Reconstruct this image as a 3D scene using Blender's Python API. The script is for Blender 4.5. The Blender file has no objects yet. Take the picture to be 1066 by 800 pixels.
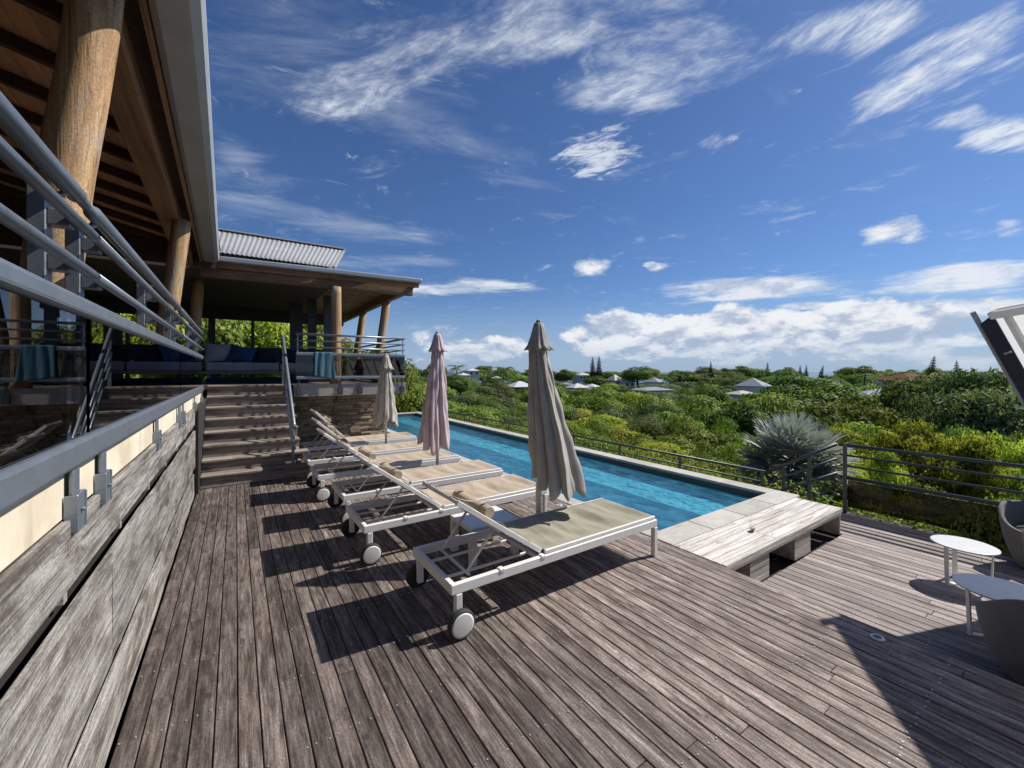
import bpy, bmesh, math, random
from mathutils import Vector, Matrix, noise as mnoise
R = math.radians
rng = random.Random(7)
scene = bpy.context.scene
COL = scene.collection

# ------------------------------------------------------------------ camera
cam_d = bpy.data.cameras.new('camera')
cam = bpy.data.objects.new('camera', cam_d)
COL.objects.link(cam)
cam.location = (0, 0, 1.6)
cam.rotation_euler = (R(90), 0, R(-34.1))
cam_d.sensor_width = 36
cam_d.lens = 14.35
cam_d.shift_y = -0.0122
cam_d.clip_start = 0.05
cam_d.clip_end = 80000
scene.camera = cam

# ------------------------------------------------------------------ light
SUN_EL, SUN_DIR = 46.0, Vector((0.976, -0.218))        # elevation, horizontal direction towards the sun
sun_d = bpy.data.lights.new('sun', 'SUN')
sun_d.energy = 4.6
sun_d.angle = R(0.53)
sun_d.color = (1.0, 0.95, 0.87)
sun = bpy.data.objects.new('sun', sun_d)
COL.objects.link(sun)
to_sun = Vector((SUN_DIR.x * math.cos(R(SUN_EL)), SUN_DIR.y * math.cos(R(SUN_EL)), math.sin(R(SUN_EL))))
sun.rotation_euler = to_sun.to_track_quat('Z', 'Y').to_euler()
sun.location = (20, -5, 30)

scene.view_settings.view_transform = 'Standard'
scene.view_settings.look = 'None'
scene.view_settings.exposure = 0.45
scene.view_settings.gamma = 1.0
scene.view_settings.use_curve_mapping = False
scene.render.engine = 'CYCLES'
scene.cycles.use_denoising = True
scene.cycles.max_bounces = 7
scene.cycles.transparent_max_bounces = 12
scene.cycles.caustics_reflective = False
scene.cycles.caustics_refractive = False
scene.cycles.sample_clamp_indirect = 6

# ------------------------------------------------------------------ node helpers
class NT:
    def __init__(s, tree):
        s.t = tree; s.n = tree.nodes; s.l = tree.links
    def new(s, kind, **kw):
        n = s.n.new(kind)
        for k, v in kw.items():
            setattr(n, k, v)
        return n
    def link(s, a, b):
        s.l.new(a, b)
    def put(s, sock, v):
        if isinstance(v, bpy.types.NodeSocket): s.l.new(v, sock)
        else: sock.default_value = v
    def math(s, op, a, b=None, clamp=False):
        n = s.new('ShaderNodeMath', operation=op); n.use_clamp = clamp
        s.put(n.inputs[0], a)
        if b is not None: s.put(n.inputs[1], b)
        return n.outputs[0]
    def vmath(s, op, a, b=None, scale=None):
        n = s.new('ShaderNodeVectorMath', operation=op)
        s.put(n.inputs[0], a)
        if b is not None: s.put(n.inputs[1], b)
        if scale is not None: s.put(n.inputs['Scale'], scale)
        return n.outputs['Value'] if op in ('DOT_PRODUCT', 'LENGTH', 'DISTANCE') else n.outputs[0]
    def noise(s, vec, scale, detail=6, rough=0.55, dist=0.0):
        n = s.new('ShaderNodeTexNoise')
        if vec is not None: s.l.new(vec, n.inputs['Vector'])
        n.inputs['Scale'].default_value = scale; n.inputs['Detail'].default_value = detail
        n.inputs['Roughness'].default_value = rough; n.inputs['Distortion'].default_value = dist
        return n.outputs['Fac']
    def ramp(s, fac, stops, interp='LINEAR'):
        n = s.new('ShaderNodeValToRGB'); n.color_ramp.interpolation = interp
        e = n.color_ramp.elements
        while len(e) < len(stops): e.new(0.5)
        for x, (p, c) in zip(e, stops):
            x.position = p; x.color = (c[0], c[1], c[2], 1) if hasattr(c, '__len__') else (c, c, c, 1)
        s.put(n.inputs[0], fac)
        return n.outputs['Color']
    def rangemap(s, v, a, b, c=0.0, d=1.0, smooth=True):
        n = s.new('ShaderNodeMapRange')
        if smooth: n.interpolation_type = 'SMOOTHSTEP'
        for i, x in enumerate((v, a, b, c, d)): s.put(n.inputs[i], x)
        return n.outputs[0]
    def mix(s, fac, a, b, mode='MIX'):
        n = s.new('ShaderNodeMix', data_type='RGBA', blend_type=mode)
        n.clamp_factor = True
        def P(k, v):
            if not isinstance(v, bpy.types.NodeSocket) and hasattr(v, '__len__') and len(v) == 3: v = (*v, 1)
            s.put(n.inputs[k], v)
        s.put(n.inputs[0], fac); P(6, a); P(7, b)
        return n.outputs[2]
    def coord(s, scale=(1, 1, 1), loc=None, which='Object'):
        tc = s.new('ShaderNodeTexCoord')
        m = s.new('ShaderNodeMapping'); m.inputs['Scale'].default_value = scale
        if loc is not None: s.put(m.inputs['Location'], loc)
        s.l.new(tc.outputs[which], m.inputs['Vector'])
        return m.outputs[0]
    def attr(s, name='rnd'):
        n = s.new('ShaderNodeAttribute', attribute_name=name)
        return n.outputs['Fac']
    def bump(s, h, strength=0.3, dist=0.01):
        n = s.new('ShaderNodeBump'); n.inputs['Strength'].default_value = strength
        n.inputs['Distance'].default_value = dist
        s.l.new(h, n.inputs['Height']); return n.outputs[0]

def new_mat(name):
    m = bpy.data.materials.new(name); m.use_nodes = True
    t = NT(m.node_tree); b = t.n['Principled BSDF']
    return m, t, b

def mat_plain(name, col, rough=0.5, metal=0.0, var=0.12, scale=6.0, bump=0.0, spec=0.5):
    m, t, b = new_mat(name)
    v = t.coord()
    n = t.noise(v, scale, 7, 0.6)
    n2 = t.noise(v, scale * 9, 3, 0.6)
    f = t.math('ADD', t.math('MULTIPLY', n, 0.7), t.math('MULTIPLY', n2, 0.3))
    lo = [c * (1 - var) for c in col]; hi = [min(1, c * (1 + var)) for c in col]
    t.put(b.inputs['Base Color'], t.ramp(f, [(0.3, lo), (0.7, hi)]))
    t.put(b.inputs['Roughness'], t.math('ADD', t.math('MULTIPLY', n2, 0.25), rough - 0.12))
    b.inputs['Metallic'].default_value = metal
    b.inputs['Specular IOR Level'].default_value = spec
    if bump: t.link(t.bump(n2, bump, 0.004), b.inputs['Normal'])
    return m

def mat_wood(name, cols, axis='Y', across=38, along=2.2, rough=0.75, bump=0.35, rnd=0.6, blotch=None, blotch_scale=3.0, blotch_at=(0.5, 0.68), tint=None):
    """weathered timber: stretched grain, per-board shade from the 'rnd' face attribute, blotches of wear"""
    m, t, b = new_mat(name)
    sc = [across] * 3; sc['XYZ'.index(axis)] = along
    at = t.attr('rnd')
    comb = t.new('ShaderNodeCombineXYZ')
    for i in range(3): t.put(comb.inputs[i], t.math('MULTIPLY', at, 41.7 + 17 * i))
    v = t.coord(sc, comb.outputs[0])
    g = t.noise(v, 1.0, 9, 0.68, 0.35)
    v2 = t.coord([x * 0.28 for x in sc], comb.outputs[0])
    g2 = t.noise(v2, 1.0, 6, 0.6, 0.6)
    f = t.math('ADD', t.math('MULTIPLY', g, 0.6), t.math('MULTIPLY', g2, 0.4))
    n = len(cols)
    c = t.ramp(f, [(0.33 + 0.34 * i / (n - 1), cols[i]) for i in range(n)])
    if blotch:
        bs = [blotch_scale * 2.4] * 3; bs['XYZ'.index(axis)] = blotch_scale * 0.8
        bn = t.noise(t.coord(bs, comb.outputs[0]), 1.0, 8, 0.72, 0.2)
        c = t.mix(t.rangemap(bn, blotch_at[0], blotch_at[1], 0.0, 0.85), c, blotch)
    val = t.math('ADD', t.math('MULTIPLY', at, rnd), 1 - rnd * 0.5)
    sp = t.noise(t.coord((95, 95, 95), comb.outputs[0]), 1.0, 4, 0.7)
    val = t.math('MULTIPLY', val, t.rangemap(sp, 0.35, 0.65, 0.72, 1.25, False))
    # dark hairline cracks
    cv = [across * 2.2] * 3; cv['XYZ'.index(axis)] = along * 0.7
    cr = t.noise(t.coord(cv, comb.outputs[0]), 1.0, 4, 0.5)
    val = t.math('MULTIPLY', val, t.rangemap(cr, 0.28, 0.40, 0.45, 1.0))
    hsv = t.new('ShaderNodeHueSaturation')
    t.put(hsv.inputs['Value'], val); t.put(hsv.inputs['Color'], c)
    t.link(hsv.outputs[0], b.inputs['Base Color'])
    t.put(b.inputs['Roughness'], t.math('ADD', t.math('MULTIPLY', g, 0.3), rough - 0.15))
    b.inputs['Specular IOR Level'].default_value = 0.3
    t.link(t.bump(t.math('ADD', g, t.math('MULTIPLY', cr, 0.7)), bump, 0.006), b.inputs['Normal'])
    return m

def mat_leaf(name, dark, mid, light, trans=0.35, hue=0.028, gloss=0.12):
    m, t, b = new_mat(name)
    at = t.attr('rnd')
    oi = t.new('ShaderNodeObjectInfo')
    c = t.ramp(at, [(0.05, dark), (0.5, mid), (0.97, light)])
    hsv = t.new('ShaderNodeHueSaturation')
    t.put(hsv.inputs['Hue'], t.math('ADD', t.math('MULTIPLY', oi.outputs['Random'], hue * 2), 0.5 - hue))
    t.put(hsv.inputs['Value'], t.math('ADD', t.math('MULTIPLY', oi.outputs['Random'], 0.65), 0.82))
    t.put(hsv.inputs['Color'], c)
    b.inputs['Roughness'].default_value = 0.62
    b.inputs['Specular IOR Level'].default_value = gloss
    t.link(hsv.outputs[0], b.inputs['Base Color'])
    tr = t.new('ShaderNodeBsdfTranslucent')
    t.put(tr.inputs[0], t.mix(1.0, hsv.outputs[0], (1.0, 1.15, 0.55), 'MULTIPLY'))
    ms = t.new('ShaderNodeMixShader'); ms.inputs[0].default_value = trans
    t.link(b.outputs[0], ms.inputs[1]); t.link(tr.outputs[0], ms.inputs[2])
    t.link(ms.outputs[0], t.n['Material Output'].inputs[0])
    return m

def mat_glass(name, tint=(0.6, 0.62, 0.62), rough=0.01, k=1.7):
    """architectural pane: tinted see-through mixed with a mirror by the angle"""
    m, t, b = new_mat(name)
    t.n.remove(b)
    fr = t.new('ShaderNodeFresnel'); fr.inputs[0].default_value = 1.52
    tr = t.new('ShaderNodeBsdfTransparent'); tr.inputs[0].default_value = (*tint, 1)
    gl = t.new('ShaderNodeBsdfGlossy'); gl.inputs['Roughness'].default_value = rough
    gl.inputs[0].default_value = (0.95, 0.97, 1, 1)
    ms = t.new('ShaderNodeMixShader')
    t.put(ms.inputs[0], t.math('MULTIPLY', fr.outputs[0], k, clamp=True))
    t.link(tr.outputs[0], ms.inputs[1]); t.link(gl.outputs[0], ms.inputs[2])
    t.link(ms.outputs[0], t.n['Material Output'].inputs[0])
    return m

# ------------------------------------------------------------------ world: Nishita sky with procedural clouds
def view_dir(px, py):
    """direction of the photograph's picture point, used to say where in the sky a cloud floats"""
    f = Vector((0.5606, 0.828, 0)); r = Vector((0.828, -0.5606, 0))
    return (f + r * ((px - 533) / 425) + Vector((0, 0, (387 - py) / 425))).normalized()

def build_world():
    w = bpy.data.worlds.new('World'); scene.world = w; w.use_nodes = True
    t = NT(w.node_tree)
    bg = t.n['Background']
    sky = t.new('ShaderNodeTexSky', sky_type='NISHITA')
    sky.sun_disc = False
    sky.sun_elevation = R(SUN_EL)
    sky.sun_rotation = math.atan2(SUN_DIR.x, SUN_DIR.y)
    sky.altitude = 300; sky.air_density = 1.0; sky.dust_density = 0.5; sky.ozone_density = 3.0
    tc = t.new('ShaderNodeTexCoord')
    d = t.vmath('NORMALIZE', tc.outputs['Generated'])
    sep = t.new('ShaderNodeSeparateXYZ'); t.link(d, sep.inputs[0])
    z = sep.outputs[2]
    skyc = t.mix(1.0, sky.outputs[0], SKY_TINT, 'MULTIPLY')
    def blob(px, py, ax, ay, ang=0, lo=0.15):
        c = view_dir(px, py); ca, sa = math.cos(R(ang)), math.sin(R(ang))
        v1 = view_dir(px + ax * ca, py - ax * sa); v2 = view_dir(px + ay * sa, py + ay * ca)
        v1 = v1 / v1.dot(c) - c; v2 = v2 / v2.dot(c) - c                      # on the plane touching the sky at c
        g11, g12, g22 = v1.dot(v1), v1.dot(v2), v2.dot(v2); de = g11 * g22 - g12 * g12
        a = t.vmath('DOT_PRODUCT', d, (v1 * g22 - v2 * g12) / de); b_ = t.vmath('DOT_PRODUCT', d, (v2 * g11 - v1 * g12) / de)
        front = t.math('GREATER_THAN', t.vmath('DOT_PRODUCT', d, c), 0.3)
        cx = t.new('ShaderNodeCombineXYZ'); t.link(a, cx.inputs[0]); t.link(b_, cx.inputs[1])
        return t.math('MULTIPLY', t.rangemap(t.vmath('LENGTH', cx.outputs[0]), lo, 1.0, 1.0, 0.0), front)
    def total(bl):
        s = bl[0]
        for x in bl[1:]: s = t.math('MAXIMUM', s, x)
        return s
    # flat cloud sheet coordinates
    zz = t.math('ADD', t.math('MAXIMUM', z, 0.0), 0.10)
    inv = t.math('DIVIDE', 1.0, zz)
    flat = t.vmath('SCALE', d, scale=inv)
    def streak(ang, along, across, seed, detail=10, rough=0.68, dist=0.6):
        m = t.new('ShaderNodeMapping'); m.vector_type = 'POINT'
        m.inputs['Rotation'].default_value = (0, 0, R(ang))
        m.inputs['Location'].default_value = (seed, seed * 1.7, 0)
        m.inputs['Scale'].default_value = (along, across, 0.0)
        vr = t.new('ShaderNodeVectorRotate', rotation_type='Z_AXIS'); vr.inputs['Angle'].default_value = R(ang)
        t.link(flat, vr.inputs['Vector'])
        m.inputs['Rotation'].default_value = (0, 0, 0)
        t.link(vr.outputs[0], m.inputs[0])
        return t.noise(m.outputs[0], 1.0, detail, rough, dist)
    # high wispy cirrus: broad broken veil x fine ripples
    def dens(n, b_, k, th, soft):
        v_ = t.math('ADD', t.math('MULTIPLY', t.math('SUBTRACT', n, 0.5), 2.1), t.math('MULTIPLY', b_, k))
        return t.rangemap(t.math('SUBTRACT', v_, th), 0.0, soft)
    n1 = streak(48, 2.4, 4.4, 3.1, 14, 0.66, 0.35); f1 = streak(62, 9, 22, 1.3, 10, 0.72, 0.5)
    n2 = streak(-78, 3.2, 6.4, 8.4, 14, 0.66, 0.3); f2 = streak(-70, 11, 26, 4.3, 10, 0.72, 0.5)
    n3 = streak(15, 1.6, 4.2, 5.2, 14, 0.66, 0.4)
    b1 = total([blob(575, 22, 330, 62, 8), blob(430, 66, 200, 58, 20), blob(640, 95, 120, 40, 0), blob(690, 45, 140, 62, 8),
                blob(370, 95, 120, 55, 10)])
    b1b = blob(622, 160, 88, 52, 18)
    b2 = total([blob(960, 82, 190, 55, 27), blob(1035, 138, 120, 36, -8), blob(880, 32, 170, 42, 14), blob(1010, 55, 110, 50, 30)])
    b3 = total([blob(262, 205, 80, 60, -25), blob(330, 228, 190, 30, -12), blob(400, 275, 110, 18, 2), blob(255, 175, 60, 30, -40), blob(300, 30, 160, 70, 0), blob(440, 130, 200, 40, -25)])
    r1 = t.rangemap(f1, 0.36, 0.64, 0.35, 1.0); r2 = t.rangemap(f2, 0.34, 0.62, 0.35, 1.0)
    c1 = t.math('MULTIPLY', t.math('MULTIPLY', dens(n1, b1, 0.58, 0.14, 0.72), r1), 0.92)
    c1b = t.math('MULTIPLY', t.math('MULTIPLY', dens(f1, b1b, 0.70, 0.42, 0.45), t.rangemap(n1, 0.3, 0.6, 0.5, 1.0)), 0.85)
    c2 = t.math('MULTIPLY', t.math('MULTIPLY', dens(n2, b2, 0.66, 0.20, 0.62), r2), 1.0)
    c3 = t.math('MULTIPLY', dens(n3, b3, 0.5, 0.14, 0.9), 0.36)
    cir = t.math('MAXIMUM', t.math('MAXIMUM', t.math('MAXIMUM', c1, c1b), c2), c3)
    # low cumulus: lumpy tops, grey flattened bases
    def puff(dz, detail):
        m = t.new('ShaderNodeMapping'); m.inputs['Scale'].default_value = (11, 11, 24); m.inputs['Location'].default_value = (0, 0, dz)
        t.link(d, m.inputs[0]); return t.noise(m.outputs[0], 1.0, detail, 0.62, 0.15)
    q = puff(0.0, 14)
    m2 = t.new('ShaderNodeMapping'); m2.inputs['Scale'].default_value = (6, 6, 44); t.link(d, m2.inputs[0])
    qs = t.noise(m2.outputs[0], 1.0, 12, 0.66, 0.2)
    b4 = total([blob(775, 350, 260, 44, 0, 0.35), blob(660, 352, 120, 38, 0, 0.35), blob(920, 346, 200, 50, -4, 0.3), blob(500, 364, 120, 22, 4)])
    b4s = total([blob(932, 241, 76, 24, 3), blob(1052, 239, 42, 22, 0), blob(614, 280, 36, 22, -10), blob(679, 277, 22, 9, 0),
                blob(985, 375, 170, 26, 0), blob(452, 352, 40, 20, 0)])
    b5 = total([blob(780, 301, 200, 24, 3), blob(1000, 293, 190, 28, 3), blob(1010, 325, 150, 28, 0), blob(470, 300, 140, 14, 3), blob(840, 318, 60, 8, 0)])
    q1 = t.math('MAXIMUM', dens(q, b4, 0.80, 0.36, 0.30), dens(q, b4s, 0.66, 0.36, 0.55))
    q2 = t.math('MULTIPLY', dens(qs, b5, 0.74, 0.22, 0.62), 0.86)
    cum = t.math('MAXIMUM', q1, q2)
    qa = puff(0.55, 6)
    shade = t.math('MULTIPLY', t.rangemap(t.math('SUBTRACT', qa, t.math('MULTIPLY', q, 0.8)), 0.02, 0.24), t.rangemap(z, 0.02, 0.30, 1.0, 0.55))
    ccol = t.mix(shade, CLOUD_LIT, CLOUD_SHADE)
    # pale band of sea haze low in the sky
    hz = t.rangemap(z, 0.0, 0.20, 0.75, 0.0)
    skyc = t.mix(hz, skyc, HAZE_COL)
    out = t.mix(cir, skyc, CIRRUS_COL)
    out = t.mix(t.math('MULTIPLY', cum, t.rangemap(z, 0.0, 0.09, 0.30, 1.0)), out, ccol)
    t.link(out, bg.inputs[0])
    bg.inputs[1].default_value = 0.1
SKY_TINT = (0.37, 0.49, 0.67)
HAZE_COL = (2.6, 3.5, 5.0)
CIRRUS_COL = (5.6, 6.0, 6.6)
CLOUD_LIT = (6.3, 6.5, 6.8)
CLOUD_SHADE = (2.9, 3.5, 4.7)
build_world()

# ------------------------------------------------------------------ mesh builder
class MB:
    def __init__(s):
        s.v = []; s.f = []; s.r = []; s.m = []; s.sm = []
    def add(s, vs, fs, rnd=0.5, mi=0, smooth=False):
        o = len(s.v); s.v += [tuple(v) for v in vs]
        for f in fs:
            s.f.append([i + o for i in f]); s.r.append(rnd); s.m.append(mi); s.sm.append(smooth)
    def box(s, lo, hi, rnd=0.5, mi=0, M=None):
        x0, y0, z0 = lo; x1, y1, z1 = hi
        vs = [Vector(p) for p in ((x0,y0,z0),(x1,y0,z0),(x1,y1,z0),(x0,y1,z0),(x0,y0,z1),(x1,y0,z1),(x1,y1,z1),(x0,y1,z1))]
        if M is not None: vs = [M @ v for v in vs]
        s.add(vs, [(3,2,1,0),(4,5,6,7),(0,1,5,4),(1,2,6,5),(2,3,7,6),(3,0,4,7)], rnd, mi)
        return s
    def bar(s, p, q, w, h, up=(0,0,1), rnd=0.5, mi=0):
        p = Vector(p); q = Vector(q); d = (q - p).normalized(); u = Vector(up)
        a = d.cross(u)
        if a.length < 1e-4: a = d.cross(Vector((1,0,0)))
        a.normalize(); b = a.cross(d).normalized()
        vs = []
        for c in (p, q):
            for i, j in ((-1,-1),(1,-1),(1,1),(-1,1)): vs.append(c + a * (i*w/2) + b * (j*h/2))
        s.add(vs, [(0,1,2,3),(7,6,5,4),(0,4,5,1),(1,5,6,2),(2,6,7,3),(3,7,4,0)], rnd, mi)
        return s
    def tube(s, pts, r, n=10, caps=True, rnd=0.5, mi=0, smooth=True):
        pts = [Vector(p) for p in pts]; k = len(pts)
        rr = r if hasattr(r, '__len__') else [r] * k
        d0 = (pts[1] - pts[0]).normalized()
        a = d0.cross(Vector((0,0,1)))
        if a.length < 1e-3: a = d0.cross(Vector((1,0,0)))
        a.normalize(); vs = []
        for i, p in enumerate(pts):
            d = (pts[min(i+1,k-1)] - pts[max(i-1,0)]).normalized()
            a = (a - d * a.dot(d)).normalized(); b = d.cross(a)
            for j in range(n):
                t = 2*math.pi*j/n; vs.append(p + (a*math.cos(t) + b*math.sin(t)) * rr[i])
        fs = [(i*n+j, i*n+(j+1)%n, (i+1)*n+(j+1)%n, (i+1)*n+j) for i in range(k-1) for j in range(n)]
        s.add(vs, fs, rnd, mi, smooth)
        if caps:
            o = len(s.v) - len(vs)
            s.f.append([o + j for j in range(n)][::-1]); s.f.append([o + (k-1)*n + j for j in range(n)])
            s.r += [rnd]*2; s.m += [mi]*2; s.sm += [False]*2
        return s
    def lathe(s, prof, c=(0,0,0), n=24, axis='Z', rnd=0.5, mi=0, smooth=True, caps=True):
        c = Vector(c); vs = []
        for r_, h in prof:
            for j in range(n):
                t = 2*math.pi*j/n; x, y = r_*math.cos(t), r_*math.sin(t)
                vs.append(c + (Vector((x,y,h)) if axis == 'Z' else Vector((x,h,y)) if axis == 'Y' else Vector((h,x,y))))
        k = len(prof)
        fs = [(i*n+j, i*n+(j+1)%n, (i+1)*n+(j+1)%n, (i+1)*n+j) for i in range(k-1) for j in range(n)]
        o = len(s.v); s.add(vs, fs, rnd, mi, smooth)
        if caps:
            s.f.append([o+j for j in range(n)][::-1]); s.f.append([o+(k-1)*n+j for j in range(n)])
            s.r += [rnd]*2; s.m += [mi]*2; s.sm += [False]*2
        return s
    def grid(s, fn, nu, nv, rnd=0.5, mi=0, smooth=True):
        vs = [fn(i/nu, j/nv) for j in range(nv+1) for i in range(nu+1)]
        fs = [(j*(nu+1)+i, j*(nu+1)+i+1, (j+1)*(nu+1)+i+1, (j+1)*(nu+1)+i) for j in range(nv) for i in range(nu)]
        s.add(vs, fs, rnd, mi, smooth); return s
    def mesh(s, name):
        me = bpy.data.meshes.new(name)
        me.from_pydata(s.v, [], s.f); me.update()
        a = me.attributes.new('rnd', 'FLOAT', 'FACE'); a.data.foreach_set('value', s.r)
        me.polygons.foreach_set('material_index', s.m)
        me.polygons.foreach_set('use_smooth', s.sm)
        return me
    def build(s, name, mats, parent=None, bevel=0.0, solid=0.0, segs=1):
        me = s.mesh(name)
        for m in (mats if isinstance(mats, (list, tuple)) else [mats]): me.materials.append(m)
        o = bpy.data.objects.new(name, me); COL.objects.link(o)
        if parent is not None: o.parent = parent
        if solid:
            md = o.modifiers.new('thick', 'SOLIDIFY'); md.thickness = solid; md.offset = 0
        if bevel:
            md = o.modifiers.new('bevel', 'BEVEL'); md.width = bevel; md.segments = segs; md.limit_method = 'ANGLE'; md.angle_limit = R(50)
        return o

def tag(o, label=None, cat=None, group=None, kind=None):
    if label: o['label'] = label
    if cat: o['category'] = cat
    if group: o['group'] = group
    if kind: o['kind'] = kind
    return o
def structure(o): o['kind'] = 'structure'; return o
def thing(name, label, cat, loc=(0,0,0), rz=0.0, group=None):
    o = bpy.data.objects.new(name, None); COL.objects.link(o)
    o.empty_display_size = 0.2
    o.location = loc; o.rotation_euler = (0, 0, rz)
    return tag(o, label, cat, group)
def copy_tree(o, parent=None):
    c = o.copy(); COL.objects.link(c)
    if parent is not None: c.parent = parent
    for ch in [x for x in o.children]: copy_tree(ch, c)
    return c
def rv(a=0.0, b=1.0): return a + (b - a) * rng.random()
def smooth01(x): x = max(0.0, min(1.0, x)); return x*x*(3-2*x)
# ------------------------------------------------------------------ materials
M_deck = mat_wood('deck_timber', [(0.036,0.024,0.020),(0.105,0.079,0.067),(0.235,0.192,0.172),(0.43,0.375,0.345)], 'Y', 52, 4.5, 0.72, 0.6, 1.15,
                  blotch=(0.060,0.042,0.036), blotch_scale=6.5, blotch_at=(0.50,0.68))
M_deck_low = mat_wood('lower_deck_timber', [(0.085,0.066,0.059),(0.19,0.156,0.144),(0.34,0.295,0.275),(0.47,0.425,0.40)], 'Y', 30, 1.6, 0.75, 0.5, 0.7,
                  blotch=(0.075,0.055,0.05), blotch_scale=2.0, blotch_at=(0.54,0.72))
M_platform = mat_wood('bleached_timber', [(0.20,0.175,0.155),(0.46,0.425,0.39),(0.66,0.625,0.58),(0.74,0.71,0.67)], 'X', 34, 2.0, 0.8, 0.5, 0.4,
                  blotch=(0.25,0.20,0.18), blotch_scale=3.5, blotch_at=(0.55,0.72))
M_platform_y = mat_wood('bleached_timber_post', [(0.16,0.14,0.125),(0.36,0.33,0.30),(0.50,0.47,0.43)], 'X', 34, 2.0, 0.8, 0.5, 0.4)
M_plank = mat_wood('silvered_plank', [(0.05,0.043,0.036),(0.17,0.157,0.142),(0.33,0.312,0.288),(0.48,0.462,0.435)], 'Y', 60, 3.6, 0.8, 0.9, 0.5,
                  blotch=(0.075,0.058,0.045), blotch_scale=1.8, blotch_at=(0.49,0.64))
M_step = mat_wood('stair_timber', [(0.10,0.078,0.064),(0.21,0.17,0.14),(0.33,0.28,0.24),(0.46,0.41,0.36)], 'X', 26, 1.8, 0.75, 0.5, 0.5,
                  blotch=(0.055,0.042,0.035), blotch_scale=2.0, blotch_at=(0.5,0.7))
M_column = mat_wood('log_timber', [(0.13,0.068,0.032),(0.32,0.185,0.09),(0.46,0.295,0.15),(0.56,0.42,0.26)], 'Z', 30, 1.6, 0.6, 0.6, 0.3,
                  blotch=(0.34,0.31,0.265), blotch_scale=1.9, blotch_at=(0.52,0.66))
M_beam = mat_wood('roof_beam_timber', [(0.12,0.058,0.03),(0.24,0.13,0.07),(0.34,0.20,0.12)], 'Y', 20, 1.0, 0.6, 0.4, 0.4)
M_beam_x = mat_wood('eave_beam_timber', [(0.10,0.05,0.026),(0.22,0.12,0.065),(0.32,0.19,0.11)], 'X', 20, 1.0, 0.6, 0.4, 0.4)
M_ceil = mat_wood('ceiling_boards', [(0.40,0.21,0.11),(0.60,0.35,0.19),(0.70,0.45,0.27)], 'Y', 14, 1.0, 0.55, 0.3, 0.5)
M_rafter = mat_wood('dark_rafter', [(0.035,0.02,0.013),(0.075,0.046,0.03),(0.115,0.072,0.05)], 'X', 18, 1.0, 0.6, 0.3, 0.3)
M_metal = mat_plain('painted_steel', (0.23, 0.265, 0.31), 0.36, 0.55, 0.16, 9, 0.12)
M_metal_dk = mat_plain('dark_steel', (0.075, 0.08, 0.088), 0.42, 0.3, 0.2, 8)
M_gutter = mat_plain('gutter_zinc', (0.40, 0.42, 0.44), 0.45, 0.25, 0.14, 3)
M_roof = mat_plain('corrugated_zinc', (0.33, 0.335, 0.345), 0.6, 0.1, 0.14, 2.2)
M_dark = mat_plain('shade_soil_black', (0.018, 0.016, 0.015), 0.9, 0, 0.2, 4)  # near-black: painted shade in gaps and hollows, dark soil on the kerb
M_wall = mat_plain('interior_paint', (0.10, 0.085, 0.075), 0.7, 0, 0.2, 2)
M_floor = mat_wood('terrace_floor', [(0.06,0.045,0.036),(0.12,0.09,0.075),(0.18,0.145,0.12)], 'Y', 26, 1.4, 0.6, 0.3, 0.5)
M_white = mat_plain('white_frame', (0.70, 0.69, 0.665), 0.42, 0.0, 0.09, 7, 0.06)
M_tyre = mat_plain('black_rubber', (0.02, 0.02, 0.021), 0.7, 0, 0.25, 20)
M_hub = mat_plain('grey_white_hub', (0.60, 0.60, 0.59), 0.5, 0, 0.1, 9)
M_screw = mat_plain('screw_steel', (0.55, 0.54, 0.53), 0.35, 0.6, 0.2, 30)
M_glass = mat_glass('balustrade_glass', (0.55, 0.54, 0.51), 0.01, 1.0)
M_glass_dk = mat_glass('smoked_glass', (0.30, 0.27, 0.22), 0.08, 0.35)
M_cream = None
def build_cream():
    m, t, b = new_mat('cream_plaster')
    v = t.coord()
    n = t.noise(v, 2.2, 9, 0.65); n2 = t.noise(t.coord((3, 9, 1.2)), 1.0, 6, 0.6)
    c = t.ramp(n, [(0.32, (0.56,0.48,0.35)), (0.55, (0.74,0.67,0.53)), (0.75, (0.80,0.74,0.61))])
    c = t.mix(t.rangemap(n2, 0.56, 0.72, 0, 0.55), c, (0.36, 0.28, 0.19))
    t.put(b.inputs['Base Color'], c); b.inputs['Roughness'].default_value = 0.85
    t.link(t.bump(n, 0.3, 0.006), b.inputs['Normal'])
    return m
M_cream = build_cream()
def build_stone(name, cols, sc=5.0, rough=0.8, bump=0.5, rnd=0.7, spots=None):
    m, t, b = new_mat(name)
    at = t.attr('rnd'); v = t.coord()
    n = t.noise(v, sc, 9, 0.65); n2 = t.noise(v, sc * 8, 5, 0.6)
    f = t.math('ADD', t.math('MULTIPLY', n, 0.6), t.math('MULTIPLY', n2, 0.4))
    c = t.ramp(f, [(0.32 + 0.36 * i / (len(cols)-1), cols[i]) for i in range(len(cols))])
    hsv = t.new('ShaderNodeHueSaturation'); t.put(hsv.inputs['Color'], c)
    t.put(hsv.inputs['Value'], t.math('ADD', t.math('MULTIPLY', at, rnd), 1 - rnd / 2))
    t.link(hsv.outputs[0], b.inputs['Base Color']); b.inputs['Roughness'].default_value = rough
    t.link(t.bump(f, bump, 0.01), b.inputs['Normal'])
    return m
M_coping = build_stone('pale_coping_stone', [(0.30,0.285,0.25),(0.42,0.40,0.36),(0.50,0.48,0.43)], 3.0, 0.8, 0.25, 0.25)
M_slab = build_stone('weathered_concrete', [(0.19,0.18,0.165),(0.30,0.285,0.265),(0.40,0.385,0.36)], 2.5, 0.85, 0.35, 0.2)
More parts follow.
